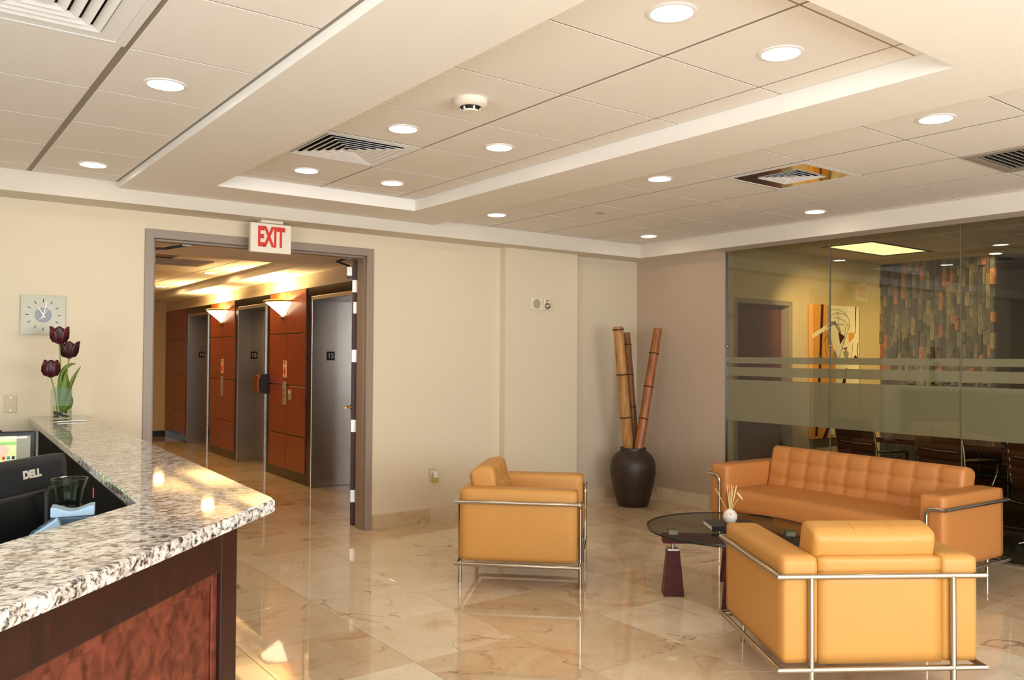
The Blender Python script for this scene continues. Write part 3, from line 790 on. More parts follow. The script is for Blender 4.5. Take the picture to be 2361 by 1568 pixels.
for x, y, lab in ((3.965, 1.92, 'lit downlight along the soffit across from the grey return grille'), (3.935, 3.655, 'lit downlight along the soffit beside the mirror-bright diffuser'),
                  (3.925, 5.42, 'lit downlight at the soffit corner above the cream wall'), (5.77, 3.73, 'lit downlight beside the bulkhead of the glass partition'),
                  (5.74, 5.47, 'lit downlight in the ceiling corner above the bamboo jar')):
    downlight(x, y, ZR, M['lens'], lab, 'downlights above the sofa group')
for x, y, lab in ((3.12, 10.2, 'lit lobby downlight in the tray before the second entrance'), (3.19, 12.75, 'lit lobby downlight in the tray before the last entrance')):
    downlight(x, y, ZLT, M['lenslobby'], lab, 'downlights in the lobby')
downlight(2.3, 6.72, ZLC, M['lenslobby'], 'added lit downlight hidden in the low lobby ceiling just beyond the door head', 'downlights in the lobby')  # hidden lamp added to brighten the steel jambs
downlight(1.3, 9.2, ZLT, M['lenslobby'], 'added unseen lobby downlight in the tray along the wall facing the elevators', 'downlights in the lobby')  # extra lamp added out of view for more lobby light

# ------------------------------------------------------------------ vents, detectors
def diffuser(name, lab, cat, x, y, z, half, n, mats, inner=0.0, plate=None, lv=0.016):
    t = thing(name, lab, cat, (x, y, z))
    def ring(b, h0, h1, z0, z1):
        vs = []; fs = []
        for h, zz in ((h0, z0), (h1, z1), (h1, z1+0.002), (h0, z0+0.002)): vs += [(-h,-h,zz),(h,-h,zz),(h,h,zz),(-h,h,zz)]
        for k in (0, 4, 8, 12):
            for i in range(4): fs.append((k+i, k+(i+1)%4, (k+4)%16+(i+1)%4, (k+4)%16+i))
        b.add(vs, fs)
    b = MB(); ring(b, half, half-0.035, -0.002, -0.004); b.build('frame', mats[0], t)
    h = half-0.04
    if plate is not None:
        b = MB(); ring(b, half-0.036, inner, -0.002, -0.002); b.build('plate', plate, t); h = inner-0.004
    step = h/(n+0.6)
    for k in range(n):
        b = MB(); ring(b, h-k*step, h-k*step-step*0.70, -0.006, 0.0045); b.build('louver', mats[0], t)
    MB().box(-step*0.6, step*0.6, -step*0.6, step*0.6, -0.006, -0.003).build('core', mats[0], t)
    MB().box(-h-0.01, h+0.01, -h-0.01, h+0.01, 0.016, 0.018).build('throat_shade', M['darkvoid'], t)
    return t
diffuser('air_diffuser', 'square white louvred air diffuser in the coffer beside the downlights', 'air vent', 2.121, 4.369, ZC, 0.30, 6, [M['white_paint']])
diffuser('air_diffuser', 'large white stepped air diffuser above the reception desk', 'air vent', 0.388, 3.014, ZL, 0.30, 4, [M['white_paint']], 0.20, M['white_paint'], lv=0.02)
diffuser('air_diffuser', 'mirror-bright plate diffuser with small louvres above the sofa', 'air vent', 4.5375, 3.0985, ZR, 0.297, 4, [M['white_paint']], 0.15, M['mirrorplate'])
t = thing('return_grille', 'grey slatted return grille in the tiles above the near armchair', 'grille', (5.1425, 1.9125, ZR))
b = MB(); b.box(-0.297, 0.297, -0.29, -0.24, -0.006, 0.012); b.box(-0.297, 0.297, 0.24, 0.29, -0.006, 0.012); b.box(-0.297, -0.245, -0.24, 0.24, -0.006, 0.012); b.box(0.245, 0.297, -0.24, 0.24, -0.006, 0.012)
b.build('frame', M['greymetal'], t)
for k in range(14): MB().obox((0, -0.225+0.034*k, 0.002), (1,0,0), (0,0.7,0.7), (0,-0.7,0.7), 0.245, 0.014, 0.0012).build('slat', M['greymetal'], t)
MB().box(-0.25, 0.25, -0.25, 0.25, 0.016, 0.018).build('throat_shade', M['darkvoid'], t)
t = thing('smoke_detector', 'round white smoke detector on the coffer tiles', 'detector', (2.137, 3.163, ZC))
b = MB(); b.lathe([(0.078, 0.0), (0.078, -0.022), (0.066, -0.034), (0.05, -0.036)], 36); b.build('base', M['offwhite'], t, smooth=True, angle=40)
b = MB(); b.lathe([(0.05, -0.036), (0.046, -0.040), (0.040, -0.050)], 32); b.build('chamber', M['black'], t, smooth=True)
b = MB(); b.lathe([(0.0, -0.056), (0.034, -0.056), (0.038, -0.05), (0.036, -0.046)], 32); b.build('cap', M['offwhite'], t, smooth=True, angle=40)
for k in range(6):
    a = k*PI/3+0.3; MB().obox((0.043*math.cos(a), 0.043*math.sin(a), -0.043), (math.cos(a), math.sin(a), 0), (-math.sin(a), math.cos(a), 0), (0,0,1), 0.004, 0.004, 0.008).build('rib', M['offwhite'], t)
t = thing('sprinkler_cap', 'small grey sprinkler cover in the tiles above the sofa', 'sprinkler', (4.50, 4.81, ZR))
b = MB(); b.lathe([(0.0, -0.008), (0.034, -0.008), (0.038, -0.004), (0.038, 0.0)], 24); b.build('cover', M['greymetal'], t, smooth=True, angle=40)

# exit sign under the bulkhead
t = thing('exit_sign', 'white illuminated exit sign with red letters above the doorway', 'sign', (2.303, 6.10, ZB))
bevel(MB().box(-0.085, 0.085, -0.045, 0.045, -0.020, 0).build('canopy', M['offwhite'], t), 0.004, 2)
bx = bevel(MB().box(-0.157, 0.157, -0.022, 0.022, -0.242, -0.022).build('housing', pmat('sign_face', '#EFE8D4', 0.5), t), 0.004, 2)
text_mesh('letters', 'EXIT', 0.205, M['red'], t, (0.0, -0.0235, -0.130), (1,0,0), (0,0,1), 0.002, 0.50, bold=0.008)
# fire alarm speaker strobe on the pier
t = thing('alarm_strobe', 'white fire alarm speaker with a clear strobe on the slim pier', 'alarm', (4.97, YB-0.085, 1.955))
bevel(MB().box(-0.105, 0.10, -0.014, 0, -0.06, 0.06).build('back_box', M['offwhite'], t), 0.004, 2)
b = MB(); b.tube([(-0.035, -0.014, 0.0), (-0.035, -0.017, 0.0)], 0.045, 28); b.build('speaker_grille', pmat('speaker_tan', '#B9A586', 0.7), t, smooth=True, angle=40)
bevel(MB().box(0.03, 0.105, -0.045, -0.014, -0.058, 0.056).build('strobe_housing', M['offwhite'], t), 0.006, 2)
b = MB(); b.lathe([(0.0, 0.03), (0.018, 0.026), (0.030, 0.012), (0.034, 0.0)], 20); ob = b.build('strobe_lens', M['chrome'], t, smooth=True); ob.rotation_euler = (math.radians(90), 0, 0); ob.location = (0.068, -0.045, -0.018)
MB().box(0.055, 0.082, -0.0465, -0.045, 0.026, 0.040).build('red_print', M['red'], t)
# wall switch and outlet
t = thing('blank_plate', 'ivory blank switch plate on the cream wall below the clock', 'wall plate', (0.646, YB, 1.128))
bevel(MB().box(-0.036, 0.036, -0.006, 0, -0.057, 0.057).build('plate', M['ivory'], t), 0.003, 2)
for z in (-0.042, 0.042):
    b = MB(); b.tube([(0, -0.006, z), (0, -0.0075, z)], 0.004, 10); b.build('screw', M['steel'], t)
t = thing('wall_outlet', 'ivory wall outlet low beside the doorway', 'outlet', (3.848, YB, 0.407))
bevel(MB().box(-0.036, 0.036, -0.005, 0, -0.06, 0.06).build('plate', M['ivory'], t), 0.003, 2)
bevel(MB().box(-0.017, 0.017, -0.007, -0.005, 0.008, 0.04).build('socket', M['offwhite'], t), 0.002, 1)
t = thing('air_freshener', 'white plug-in air freshener with yellow oil in the low wall outlet', 'air freshener', (3.862, YB-0.007, 0.40))
b = MB(); b.lathe([(0.0, 0.045), (0.014, 0.043), (0.022, 0.032), (0.026, 0.0), (0.024, -0.012), (0.0, -0.012)], 20, (0, -0.028, 0)); b.build('body', M['offwhite'], t, smooth=True, angle=50)
b = MB(); b.lathe([(0.0, -0.052), (0.019, -0.052), (0.021, -0.046), (0.021, -0.018), (0.014, -0.012), (0.0, -0.012)], 20, (0, -0.028, 0)); b.build('bottle', M['oil'], t, smooth=True, angle=50)
bevel(MB().box(-0.016, 0.016, -0.012, 0, -0.045, 0.02).build('plug', M['offwhite'], t), 0.003, 1)
# clock
t = thing('wall_clock', 'square frosted glass wall clock with white hands above the tulips', 'clock', (0.822, YB, 1.71))
bevel(MB().box(-0.13, 0.13, -0.016, -0.010, -0.13, 0.13).build('glass_face', M['clockface'], t), 0.001, 1)
b = MB(); b.tube([(0, 0, 0.0), (0, -0.0175, 0.0)], 0.050, 36); b.build('hub', M['clockhub'], t, smooth=True, angle=40)
for k in range(12):
    a = k*PI/6; d = Vector((math.sin(a), 0, math.cos(a))); p = Vector((-d.z, 0, d.x))
    MB().obox(d*0.094+Vector((0,-0.0168,0)), d, p, (0,1,0), 0.010 if k else 0.012, 0.0022, 0.0006).build('hour_mark', M['darkgrey'], t)
def hand(ang, l0, l1, wd, yo):
    a = math.radians(ang); d = Vector((math.sin(a), 0, math.cos(a))); p = Vector((-d.z, 0, d.x))
    MB().obox(d*((l0+l1)/2)+Vector((0,yo,0)), d, p, (0,1,0), (l1-l0)/2, wd/2, 0.0006).build('hand', M['white_paint'], t)
hand(-32, -0.02, 0.058, 0.007, -0.0205); hand(13, -0.025, 0.085, 0.006, -0.019); hand(36, -0.04, 0.09, 0.003, -0.022)

# ------------------------------------------------------------------ glass partition
g = sempty('window_1', 'frameless glass partition with frosted bands before the conference room', 'glass partition')
edges = [5.088, 3.993, 2.917, 1.84, 0.77, -0.30, -1.37, YF]
for k in range(len(edges)-1):
    y1, y0 = edges[k]-(0.006 if k == 0 else 0.002), edges[k+1]+0.002
    p = MB().add([(XR+0.02, y0, 0.01), (XR+0.02, y1, 0.01), (XR+0.02, y1, ZB), (XR+0.02, y0, ZB)], [(0,1,2,3)]).build('glass_pane', M['partglass'], g)
    for z0, z1 in ((1.402, 1.459), (1.284, 1.367), (0.862, 1.248)):
        MB().add([(XR+0.022, y0, z0), (XR+0.022, y1, z0), (XR+0.022, y1, z1), (XR+0.022, y0, z1)], [(0,1,2,3)]).build('frosted_band', M['frost'], p)
    MB().box(XR+0.014, XR+0.026, y0-0.005, y0+0.001, 0.01, ZB).build('joint', M['seam'], g)
MB().box(XR+0.004, XR+0.036, YF, 5.088, 0.0, 0.012).build('floor_channel', M['steel'], g)
MB().box(XR+0.004, XR+0.036, 5.080, 5.089, 0.0, ZB).build('edge_channel', M['steel'], g)
for y in (5.07, 3.993):
    b = MB(); b.lathe([(0.0, 0.012), (0.009, 0.010), (0.012, 0.0)], 14); o = b.build('stud', M['chrome'], g, smooth=True); o.rotation_euler = (0, math.radians(-90), 0); o.location = (XR+0.014, y, 1.56)

# ------------------------------------------------------------------ conference room
CYW, CXW, CZ, CX2 = 5.47, 9.88, 2.62, 11.6
b = MB(); b.box(XR, CX2+0.1, YF, CYW+0.4, -0.12, 0.0)
struct(b.build('floor_conference', M['carpet']), 'charcoal carpet of the conference room', 'floor')
cc = struct(MB().box(XR+0.12, CX2+0.1, YF, CYW+0.4, CZ+0.02, 2.75).build('ceiling_conference', M['grid']), 'tiled ceiling of the conference room', 'ceiling')
cxs = [XR+0.12, 7.20, 7.81, 9.03, 9.64, 10.25, 10.86, 11.6]; cys = [YF]+[3.79-TS*k for k in range(9, -1, -1)]+[4.40, 4.98, CYW]
cm = pmat('conference_tile', '#DCD2BE', 0.9, bump=0.4, bscale=240)
for i in range(len(cxs)-1):
    for j in range(len(cys)-1):
        if cys[j] < 1.2 or (i == 2 and abs(cys[j]-4.40) < 0.01): continue
        MB().cham(cxs[i]+0.005, cxs[i+1]-0.005, cys[j]+0.005, cys[j+1]-0.005, CZ, CZ+0.02, 0.004, top=False).build('ceiling_tile', cm, cc)
MB().box(XR+0.12, CX2, YF, 1.36, CZ, CZ+0.02).build('ceiling_field', cm, cc)
confpaint = pmat('conference_beige_paint', '#CDB98C', 0.75)
QX0, QX1, QZ = 7.06, 7.97, 2.03
b = MB(); b.box(XR+0.02, QX0-0.03, CYW, CYW+0.14, 0, 2.7); b.box(QX1+0.03, CXW, CYW, CYW+0.14, 0, 2.7); b.box(QX0-0.03, QX1+0.03, CYW, CYW+0.14, QZ+0.03, 2.7)
struct(b.build('wall_conference', confpaint), 'beige conference room wall with a wood door and a painting', 'wall')
struct(MB().box(CX2, CX2+0.1, YF, 4.13, 0, 2.7).build('wall_conference_far', M['slateback']), 'dark recessed wall at the far side of the conference room', 'wall')
struct(MB().box(XR+0.12, CX2+0.1, YF-0.1, YF, 0, 2.7).build('wall_conference_front', confpaint), 'plain end wall of the conference room', 'wall')
struct(MB().box(CXW+0.30, CX2, 4.14, 4.28, 0, 2.7).build('wall_conference_return', M['slateback']), 'dark return wall beside the slate strips', 'wall')
d3 = sempty('door_2', 'reddish brown wood door in a grey frame inside the conference room', 'door')
prof = [(QX0-0.045, 0), (QX0-0.045, QZ+0.05), (QX1+0.045, QZ+0.05), (QX1+0.045, 0), (QX1, 0), (QX1, QZ), (QX0, QZ), (QX0, 0)]
bevel(MB().prism_axis(prof[::-1], (0, CYW-0.012, 0), (1,0,0), (0,0,1), (0,1,0), 0, 0.165).build('frame', M['greyframe'], d3), 0.003, 1)
lf = MB().box(QX0+0.003, QX1-0.003, CYW+0.10, CYW+0.145, 0.006, QZ-0.003).build('leaf', M['doorwood'], d3)
b = MB(); b.tube([(7.88, CYW+0.10, 0.95), (7.88, CYW+0.05, 0.95), (7.78, CYW+0.05, 0.95)], 0.009, 10); b.build('handle', M['steel'], lf, smooth=True, angle=40)
# stone wall of upright slate strips
ws = struct(MB().box(CXW+0.02, CXW+0.30, 4.14, CYW+0.14, 0, 2.7).build('wall_stone', M['slateback']), 'accent wall of upright split slate strips in the conference room', 'wall')
rs = random.Random(3); cols = 30; wy = (CYW-4.13)/cols; lower = MB()
strip_mesh = {}
for c in range(cols):
    y0 = 4.13+c*wy; z = 1.22-rs.random()*0.12
    while z < CZ-0.02:
        h = rs.choice((0.12, 0.14, 0.16, 0.18, 0.22)); h = min(h, CZ-z)
        if CZ-z-h < 0.06: h = CZ-z
        pr = rs.choice((0.006, 0.012, 0.02, 0.03, 0.04))
        key = (round(h, 2), pr)
        if key not in strip_mesh:
            strip_mesh[key] = MB().box(-pr, 0.02, -wy/2+0.0012, wy/2-0.0012, 0.001, h-0.001).v
            me = bpy.data.meshes.new('slate_strip'); bb = MB().box(-pr, 0.02, -wy/2+0.0012, wy/2-0.0012, 0.001, h-0.001); me.from_pydata(bb.v, [], bb.f); me.materials.append(M['slate']); strip_mesh[key] = me
        link('slate_strip', strip_mesh[key], ws, (CXW, y0+wy/2, z)); z += h
    z = 0.0
    while z < 1.08:
        h = min(rs.choice((0.16, 0.2, 0.26)), 1.1-z); pr = rs.choice((0.008, 0.02, 0.035)); lower.box(CXW-pr, CXW+0.02, y0+0.001, y0+wy-0.001, z, z+h-0.002); z += h
lo = lower.build('slate_course', M['slateback'], ws); lo['kind'] = 'stuff'
# painting
t = thing('abstract_painting', 'abstract canvas of orange, cream and dark angular patches on the beige wall', 'painting', (8.305, CYW-0.022, 0.545))
PW, PH = 0.945, 1.52
b = MB(); b.box(0, PW, -0.05, 0, 0, PH); b.build('canvas', [M['artorange']], t)
pm = [M['artcream'], M['artorange'], M['darkcanvas'], M['artgrey'], M['artbrown'], M['black']]
b = MB()
def patch(mi, pts, lay):
    b.mi = mi; b.prism_axis([(x*PW, z*PH) for x, z in pts][::-1], (0, -0.05, 0), (1,0,0), (0,0,1), (0,-1,0), 0, 0.0006+0.0005*lay)
patch(0, [(0.45, 0.0), (1.0, 0.0), (1.0, 1.0), (0.35, 1.0), (0.36, 0.80), (0.48, 0.60), (0.50, 0.30)], 1)
patch(2, [(0.05, 0.02), (0.10, 0.02), (0.185, 0.60), (0.228, 1.0), (0.175, 1.0), (0.135, 0.60)], 2)
patch(3, [(0.305, 0.70), (0.345, 0.70), (0.36, 1.0), (0.32, 1.0)], 3)
patch(0, [(0.0, 0.745), (0.0, 0.775), (0.34, 0.865), (0.34, 0.825)], 4)
patch(3, [(0.30, 0.825), (0.46, 0.855), (0.46, 0.885), (0.30, 0.85)], 5)
patch(3, [(0.44, 0.865), (0.47, 0.885), (0.60, 0.795), (0.575, 0.785)], 5)
patch(2, [(0.54, 0.80), (0.685, 0.765), (0.58, 0.705)], 6)
patch(1, [(0.765, 0.725), (0.765, 0.795), (0.89, 0.80), (0.90, 0.765), (0.80, 0.725)], 6)
patch(2, [(0.89, 0.79), (0.92, 0.795), (0.945, 1.0), (0.92, 1.0), (0.915, 0.80)], 7)
patch(3, [(0.645, 0.645), (0.71, 0.67), (0.775, 0.635), (0.745, 0.60), (0.68, 0.60)], 7)
patch(2, [(0.645, 0.675), (0.75, 0.685), (0.70, 0.665)], 8)
patch(3, [(0.09, 0.605), (0.12, 0.635), (0.165, 0.605)], 6)
patch(2, [(0.86, 0.59), (0.92, 0.625), (0.97, 0.60)], 8)
patch(3, [(0.41, 0.62), (0.46, 0.665), (0.53, 0.60), (0.47, 0.595)], 6)
patch(2, [(0.62, 0.40), (0.70, 0.52), (0.74, 0.52), (0.68, 0.38)], 8)
patch(2, [(0.20, 0.0), (0.36, 0.14), (0.41, 0.14), (0.28, 0.0)], 8)
patch(0, [(0.36, 0.02), (0.42, 0.12), (0.46, 0.02)], 8)
patch(4, [(0.10, 0.30), (0.16, 0.40), (0.24, 0.32)], 6)
b.mi = 5
def scrib(pts, r=0.0016): b.tube([(x*PW, -0.0555, z*PH) for x, z in pts], r, 5)
scrib([(0.55+0.20*math.cos(a*0.4+0.5), 0.90+0.045*math.sin(a*0.4+0.5)) for a in range(0, 13)])
scrib([(0.50+0.28*math.cos(a*0.3), 0.87+0.10*math.sin(a*0.3)) for a in range(-1, 8)])
scrib([(0.42+0.33*math.cos(a*0.25), 0.84+0.07*math.sin(a*0.25)) for a in range(-1, 7)])
scrib([(0.50, 0.96), (0.54, 0.90), (0.55, 0.84), (0.60, 0.79)]); scrib([(0.80, 0.86), (0.74, 0.80), (0.64, 0.70), (0.55, 0.60)])
scrib([(0.70, 0.86), (0.68, 0.78), (0.62, 0.66)]); scrib([(0.86, 0.72), (0.84, 0.64), (0.80, 0.59)]); scrib([(0.97, 0.60), (0.955, 0.66), (0.975, 0.72)], 0.004)
scrib([(0.27, 0.86), (0.25, 0.74), (0.28, 0.62)]); scrib([(0.22, 0.72), (0.30, 0.78), (0.36, 0.70)])
b.build('painted_shapes', pm, t)
# lit troffer and downlight
def troffer(lab, x, y):
    t = thing('ceiling_troffer', lab, 'ceiling light', (x, y, CZ), 0, 'fluorescent panels in the conference room')
    hx, hy = 0.605, 0.285; b = MB()
    for x0, x1, y0, y1 in ((-hx, hx, -hy, -hy+0.03), (-hx, hx, hy-0.03, hy), (-hx, -hx+0.03, -hy, hy), (hx-0.03, hx, -hy, hy)): b.box(x0, x1, y0, y1, -0.004, 0.02)
    b.build('frame', M['black'], t)
    for k in range(4):
        w4 = (2*hx-0.06)/4; MB().box(-hx+0.03+k*w4, -hx+0.03+(k+1)*w4-0.001, -hy+0.03, hy-0.03, 0.004, 0.008).build('lens', M['trofferlens'], t)
troffer('lit rectangular fluorescent panel before the painting in the conference room', 8.42, 4.69)
troffer('added unseen fluorescent panel above the middle of the conference table', 8.42, 1.95)  # added out of view to lift the conference room light
troffer('added unseen fluorescent panel above the far half of the conference table', 8.42, 0.15)  # another unseen panel added for brightness
downlight(9.72, 4.06, CZ, M['lensconf'], 'lit conference downlight at the outer end of the slate wall', None, 0.06)
def spotlight(lab, x, y, aim, power, cone):
    t = thing('ceiling_spotlight', lab, 'spotlight', (x, y, CZ), math.atan2(aim[1]-y, aim[0]-x), 'aimed spotlights in the conference room')
    b = MB(); b.lathe([(0.05, 0.0), (0.05, -0.008), (0.02, -0.012), (0.008, -0.03)], 20); b.build('canopy', M['white_paint'], t, smooth=True, angle=40)
    b = MB(); b.tube([(-0.04, 0, -0.03), (0.05, 0, -0.075)], [0.026, 0.034], 16, caps=False); b.build('can', M['white_paint'], t, smooth=True, angle=40)
    d_ = bpy.data.lights.new('spot_lamp', 'SPOT'); d_.energy = power; d_.color = (1.0, 0.74, 0.36); d_.spot_size = math.radians(cone); d_.spot_blend = 0.8; d_.shadow_soft_size = 0.03
    l = bpy.data.objects.new('spot_lamp', d_); COL.objects.link(l)
    h = math.atan2(aim[1]-y, aim[0]-x); p = Vector((x+0.06*math.cos(h), y+0.06*math.sin(h), CZ-0.08)); l.location = p
    l.rotation_euler = (Vector(aim)-p).to_track_quat('-Z', 'Y').to_euler()
spotlight('small ceiling spotlight aimed at the abstract painting', 6.68, 4.15, (8.80, 5.42, 1.50), 520, 50)
spotlight('small hidden ceiling spotlight added to brighten the slate strip wall', 6.68, 3.15, (9.86, 4.75, 1.50), 1300, 42)  # hidden lamp added because the slate rendered too dark
# conference table
t = thing('conference_table', 'long dark polished conference table behind the glass', 'conference table', (7.75, 2.55, 0))
b = MB(); b.box(-0.60, 0.60, -2.0, 1.65, 0.70, 0.745); bevel(b.build('top', M['confwood'], t), 0.008, 3)
for y in (-1.3, 0.95):
    bevel(MB().box(-0.22, 0.22, y-0.22, y+0.22, 0, 0.70).build('pedestal', M['black'], t), 0.01, 2)
for y in (-0.6, 0.35, 1.15):
    MB().box(-0.30, -0.14, y-0.12, y+0.12, 0.745, 0.748).build('cable_hatch', M['steel'], t)
# conference chairs
def conf_chair(lab, x, y, rz):
    t = thing('conference_chair', lab, 'office chair', (x, y, 0), rz, 'ribbed chairs at the conference table')
    hw = 0.215
    pr = [(0.26, 0.455), (0.22, 0.468), (0.10, 0.455), (-0.06, 0.445), (-0.15, 0.455), (-0.20, 0.50), (-0.225, 0.58), (-0.235, 0.70), (-0.255, 0.82), (-0.29, 0.93)]
    # smooth, ribbed sling between the side rails
    P = []; 
    for i in range(len(pr)-1):
        for k in range(6): f = k/6; P.append((pr[i][0]*(1-f)+pr[i+1][0]*f, pr[i][1]*(1-f)+pr[i+1][1]*f))
    P.append(pr[-1]); vs = []; fs = []; m = len(P)
    for sgn in (1, -1):
        for i, (yy_, zz_) in enumerate(P):
            a = P[max(0, i-1)]; c = P[min(m-1, i+1)]; tx, tz = c[0]-a[0], c[1]-a[1]; L_ = math.hypot(tx, tz); nx_, nz_ = -tz/L_, tx/L_
            off = sgn*(0.006+0.006*abs(math.sin(i*PI/3)))
            vs += [(-hw, yy_+nx_*off, zz_+nz_*off), (hw, yy_+nx_*off, zz_+nz_*off)]
    for i in range(m-1):
        fs.append((2*i, 2*i+1, 2*i+3, 2*i+2)); j = 2*m; fs.append((j+2*i, j+2*i+2, j+2*i+3, j+2*i+1))
        fs.append((2*i, 2*i+2, j+2*i+2, j+2*i)); fs.append((2*i+1, j+2*i+1, j+2*i+3, 2*i+3))
    fs.append((0, 2*m, 2*m+1, 1)); e_ = 2*m-2; fs.append((e_, e_+1, 2*m+e_+1, 2*m+e_))
    link('sling', mesh_from('sling', vs, fs, M['brownmesh'], False), t)
    for s in (-1, 1):
        b = MB(); b.tube([(s*(hw+0.008), y_, z_) for y_, z_ in P[::2]], 0.012, 8); b.build('side_rail', M['chrome'], t, smooth=True, angle=60)
        b = MB(); b.tube([(s*(hw+0.01), -0.228, 0.66), (s*(hw+0.05), -0.10, 0.665), (s*(hw+0.055), 0.04, 0.66), (s*(hw+0.05), 0.075, 0.64), (s*(hw+0.03), 0.09, 0.56), (s*(hw+0.01), 0.06, 0.455)], 0.012, 8); b.build('armrest', M['chrome'], t, smooth=True, angle=60)
    b = MB(); b.tube([(-hw, -0.238, 0.72), (0, -0.262, 0.715), (hw, -0.238, 0.72)], 0.009, 8); b.build('back_stretcher', M['chrome'], t, smooth=True, angle=60)
    b = MB(); b.tube([(-hw, 0.02, 0.43), (hw, 0.02, 0.43)], 0.014, 8); b.build('seat_stretcher', M['chrome'], t, smooth=True, angle=60)
    b = MB(); b.tube([(0, 0.02, 0.10), (0, 0.02, 0.26), (0, 0.02, 0.43)], [0.03, 0.028, 0.02], 14); b.build('column', M['black'], t, smooth=True, angle=50)
    for k in range(5):
        a = 2*PI*k/5+0.4; dx, dy = math.cos(a), math.sin(a)
        b = MB(); b.tube([(dx*0.02, 0.02+dy*0.02, 0.11), (dx*0.17, 0.02+dy*0.17, 0.095), (dx*0.30, 0.02+dy*0.30, 0.068)], [0.022, 0.018, 0.012], 8); lg = b.build('base_leg', M['chrome'], t, smooth=True, angle=60)
        b = MB(); b.tube([(dx*0.30-dy*0.016, 0.02+dy*0.30+dx*0.016, 0.030), (dx*0.30+dy*0.016, 0.02+dy*0.30-dx*0.016, 0.030)], 0.030, 14); b.build('caster', M['black'], lg, smooth=True, angle=40)
    return t
conf_chair('brown ribbed chair with chrome rails at the table end toward the painting', 7.03, 3.93, math.radians(-106))
conf_chair('brown ribbed chair with chrome rails, second from the painting end of the table', 7.03, 3.20, math.radians(-107))
conf_chair('brown ribbed chair with chrome rails, third from the painting end of the table', 7.03, 2.50, math.radians(-104))
conf_chair('brown ribbed chair across the conference table under the slate wall', 8.62, 3.5, math.radians(92))
conf_chair('brown ribbed chair across the conference table, clear of the slate wall', 8.62, 2.6, math.radians(88))

# ------------------------------------------------------------------ lounge seating
def lounge(name, lab, cat, loc, rz, W, D, lea, cols, group=None):
    t = thing(name, lab, cat, (*loc, 0), rz, group)
    hw, hd = W/2, D/2; zu, zl, r = 0.540, 0.152, 0.0125
    aw = 0.158                                     # arm width
    ax1 = hw-0.016; ax0 = ax1-aw; yb = -hd+0.016; yf = hd-0.016
    n = max(24, int(W*26))
    def cush(nm, hx, hy, hz, rr, c, nx, ny, nz, tuft=None, crown=0.0, rot=0.0, seam=None):
        vs, fs = cushion_mesh(hx, hy, hz, rr, nx, ny, nz, tuft, crown)
        o = link(nm, mesh_from(nm, vs, fs, lea), t, c)
        if rot: o.rotation_euler = (rot, 0, 0)
        return o
    for s in (-1, 1):
        xc = s*(ax0+ax1)/2
        cush('arm', aw/2, (yf-yb)/2, (0.620-0.168)/2, (0.016, 0.016, 0.022), (xc, 0, 0.394), 8, 14, 14)
    # low back between the arms, its padded top
    cush('back_panel', ax0-0.0005, 0.065, 0.192, 0.005, (0, yb+0.066, 0.360), 12, 6, 8)
    cush('back_top', ax0-0.0005, 0.066, 0.036, (0.006, 0.02, 0.022), (0, yb+0.067, 0.581), 14, 8, 8)
    # seat
    cush('seat_base', ax0-0.002, (yf-yb-0.14)/2, 0.055, 0.012, (0, (yf+yb+0.13)/2-0.01, 0.222), 10, 8, 4)
    sd = (yf-yb-0.16)/2
    vs, fs = cushion_mesh(ax0-0.004, 0.085, sd+0.012, 0.045, cols*8, 6, 16, (max(3, cols//2), 1, 0.004), 0.012)
    so = link('seat_cushion', mesh_from('seat_cushion', vs, fs, lea), t, (0, (yf+yb+0.16)/2+0.012, 0.356)); so.rotation_euler = (math.radians(90), 0, math.radians(180))
    # leaning back cushion with a sewn grid
    hz = 0.195
    vs, fs = cushion_mesh(ax0+0.004, 0.082, hz, (0.012, 0.060, 0.050), cols*10, 10, 30, (cols, 3, 0.016), 0.010)
    link('back_cushion', mesh_from('back_cushion', vs, fs, lea), t, (0, yb+0.150, 0.546)).rotation_euler = (math.radians(13), 0, 0)
    # stitched seams over the crown of the back cushion
    b = MB()
    bc = [o for o in t.children if o.name.startswith('back_cushion')][0]
    kk = [k for k in range(1, cols)]
    for k in kk:
        x = (ax0-0.006)*(2*k/cols-1)
        b.tube([(x, -0.089, -0.06), (x, -0.089, 0.06)]+[(x, -0.022-0.0595*math.cos(q), 0.145+0.0505*math.sin(q)) for q in [PI/2*k_/8 for k_ in range(1, 9)]]+[(x, 0.01, 0.1952)], 0.0016, 5)
    b.build('seam', lea, bc)
    # tube frame: two rails round sides and back, legs
    def rail(z):
        b = MB(); b.tube([(-hw, hd, z), (-hw, -hd, z), (hw, -hd, z), (hw, hd, z)], r, 14); o = b.build('rail', M['chrome'], t, smooth=True, angle=50); return o
    rail(zu); rail(zl)
    b = MB(); b.tube([(-hw, hd, zl), (hw, hd, zl)], r, 14); b.build('rail', M['chrome'], t, smooth=True, angle=50)
    fx = hw-0.115
    for s in (-1, 1):
        bend = [(s*fx+s*0.045-s*0.045*math.sin(a), hd, zu-0.045+0.045*math.cos(a)) for a in [PI/2*k/6 for k in range(7)]]
        b = MB(); b.tube([(s*hw, hd, zu)]+bend+[(s*fx, hd, 0.0)], r, 14); b.build('leg', M['chrome'], t, smooth=True, angle=50)
        b = MB(); b.tube([(s*(hw-0.135), -hd, zu), (s*(hw-0.135), -hd, 0.0)], r, 14); b.build('leg', M['chrome'], t, smooth=True, angle=50)
    if W > 1.5:
        b = MB(); b.tube([(0, -hd, zu), (0, -hd, 0)], r, 14); b.build('leg', M['chrome'], t, smooth=True, angle=50)
    return t
lounge('lounge_armchair', 'caramel leather armchair in a chrome tube frame, standing before the cream wall', 'armchair', (3.470, 4.436), math.radians(-134.6), 0.900, 0.775, M['leather'], 3, 'caramel armchairs')
